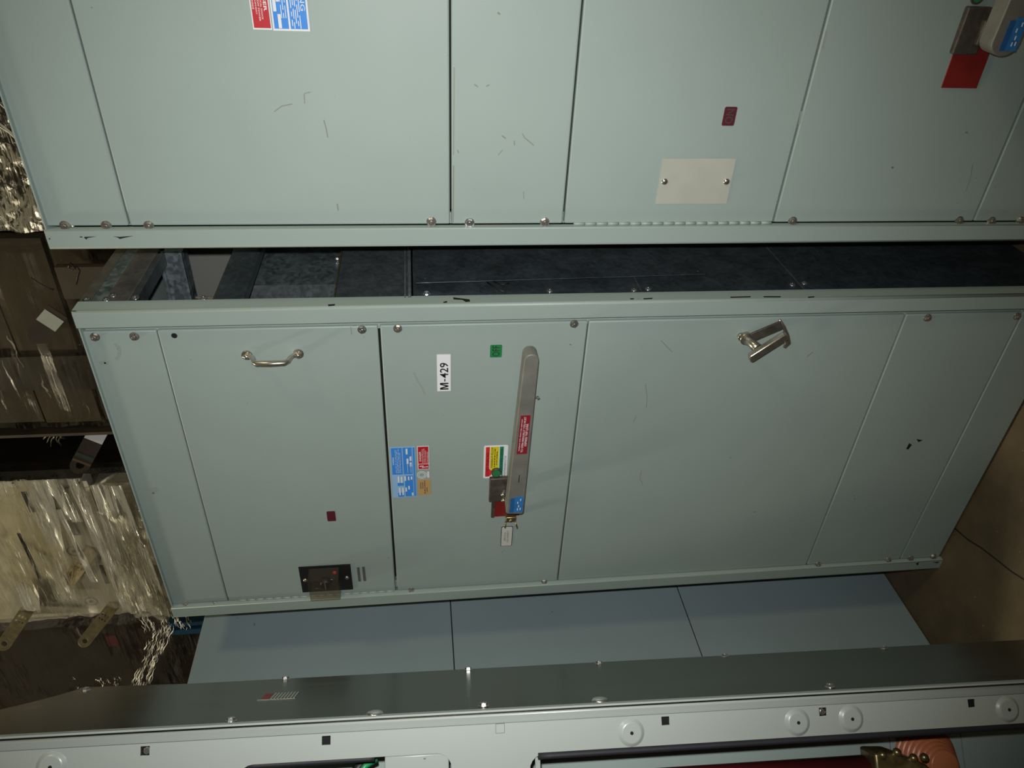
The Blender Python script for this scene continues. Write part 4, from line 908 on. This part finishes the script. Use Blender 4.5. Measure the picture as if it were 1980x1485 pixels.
p = at(86, 625, Y=YF - 0.055); busbar(LC, at(112, 602, Y=YF - 0.03), at(62, 660, Y=YF - 0.07), 0.040, mat='timber', hole=False, lab=((0.02, 0.075, 'tag_beige'),))
MB().tube([at(x_, y_, Y=YF - 0.05) for x_, y_ in ((146, 520), (136, 508), (131, 516), (140, 522), (148, 514), (154, 523), (150, 535), (147, 550))], 0.003, n=6).obj('curled_wire', 'wire_black', LC)
MB().tube([at(x_, y_, Y=YF - 0.05) for x_, y_ in ((60, 537), (72, 546), (90, 556), (104, 560))], 0.003, n=6).obj('curled_wire', 'wire_black', LC)
MB().box((xat(566, px=160), YF - 0.05, DECK), (xat(505, px=160), YF - 0.02, zl(122, 530))).obj('carton_flap', 'carton', LC)
# load B: bright film at the top right of the row
b1 = xat(150, px=20)
LB = thing('wrapped_load', 'load under crinkled bright film above the beige-tagged cabinet', 'wrapped load', 'film-wrapped loads on the rack')
MB().box((c1 + 0.02, YF + 0.12, DECK), (b1 + 0.3, YF + 0.95, 4.2)).obj('core', 'dark_load', LB)
film_sheet(LB, c1 + 0.01, b1 + 0.3, DECK + 0.01, 4.2, YF + 0.04, 'film_side', amp=0.06, seed=8, slope=0.7, nx=40)
glint_strips(LB, 46, c1 + 0.03, b1 + 0.25, 2.75, 4.0, YF - 0.03, 0.9, 6, wmax=0.009, lmin=0.1, lmax=0.4)
glint_strips(LC, 26, d1 + 0.02, d1 + 0.55, 2.9, 3.9, YF - 0.04, 0.06, 12, wmax=0.006, mat='film_side')
# load F: black load at the left end with a red sticker and blue strapping
f0 = -4.35
LF = thing('wrapped_load', 'black film-wrapped load with a dull red sticker at the far end of the rack', 'wrapped load', 'film-wrapped loads on the rack')
MB().box((f0, YF + 0.06, DECK), (e0 - 0.02, YF + 0.95, 4.5)).obj('core', 'dark_load', LF)
x0, x1 = xat(1266, px=210), xat(1246, px=210); za, zb2 = zl(222, 1256), zl(200, 1256)
MB().box((x0, YF + 0.055, za), (x1, YF + 0.06, zb2)).obj('sticker', 'red_dark', LF)
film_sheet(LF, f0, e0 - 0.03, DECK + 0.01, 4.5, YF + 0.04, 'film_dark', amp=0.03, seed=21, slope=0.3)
fx0, fx1 = xat(1330, px=230), xat(1205, px=300)
for k in range(5):
    p0 = at(312 - 12 * k, 1205 + 28 * k, Y=YF - 0.03); p1 = at(300 - 12 * k, 1240 + 28 * k, Y=YF - 0.03)
    glint_strips(LF, 20, min(p0.x, p1.x), max(p0.x, p1.x), min(p0.z, p1.z) - 0.01, max(p0.z, p1.z) + 0.02, YF - 0.03, (p0.z - p1.z) / (p0.x - p1.x), 40 + k, wmax=0.0028, lmin=0.5, lmax=1.0)
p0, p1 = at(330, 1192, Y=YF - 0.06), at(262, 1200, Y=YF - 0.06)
glint_strips(LF, 26, p1.x - 0.10, p0.x + 0.04, p0.z - 0.10, p1.z - 0.02, YF - 0.06, 0.1, 77, wmax=0.005, lmin=0.3, lmax=0.9)
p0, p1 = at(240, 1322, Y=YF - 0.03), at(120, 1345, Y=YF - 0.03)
glint_strips(LF, 16, p1.x, p0.x + 0.10, p0.z - 0.02, p0.z + 0.25, YF - 0.03, 0.2, 78, wmax=0.003, lmin=0.1, lmax=0.4)
for a, b in ((1201, 1208), (1215, 1224)):
    pa, pb_ = at(350, b, Y=YF - 0.02), at(350, a, Y=YF - 0.02); MB().box((pa.x, YF - 0.03, pa.z - 0.25), (pb_.x, YF + 0.06, pa.z + 0.06)).obj('strapping', 'blue_dull', LF)
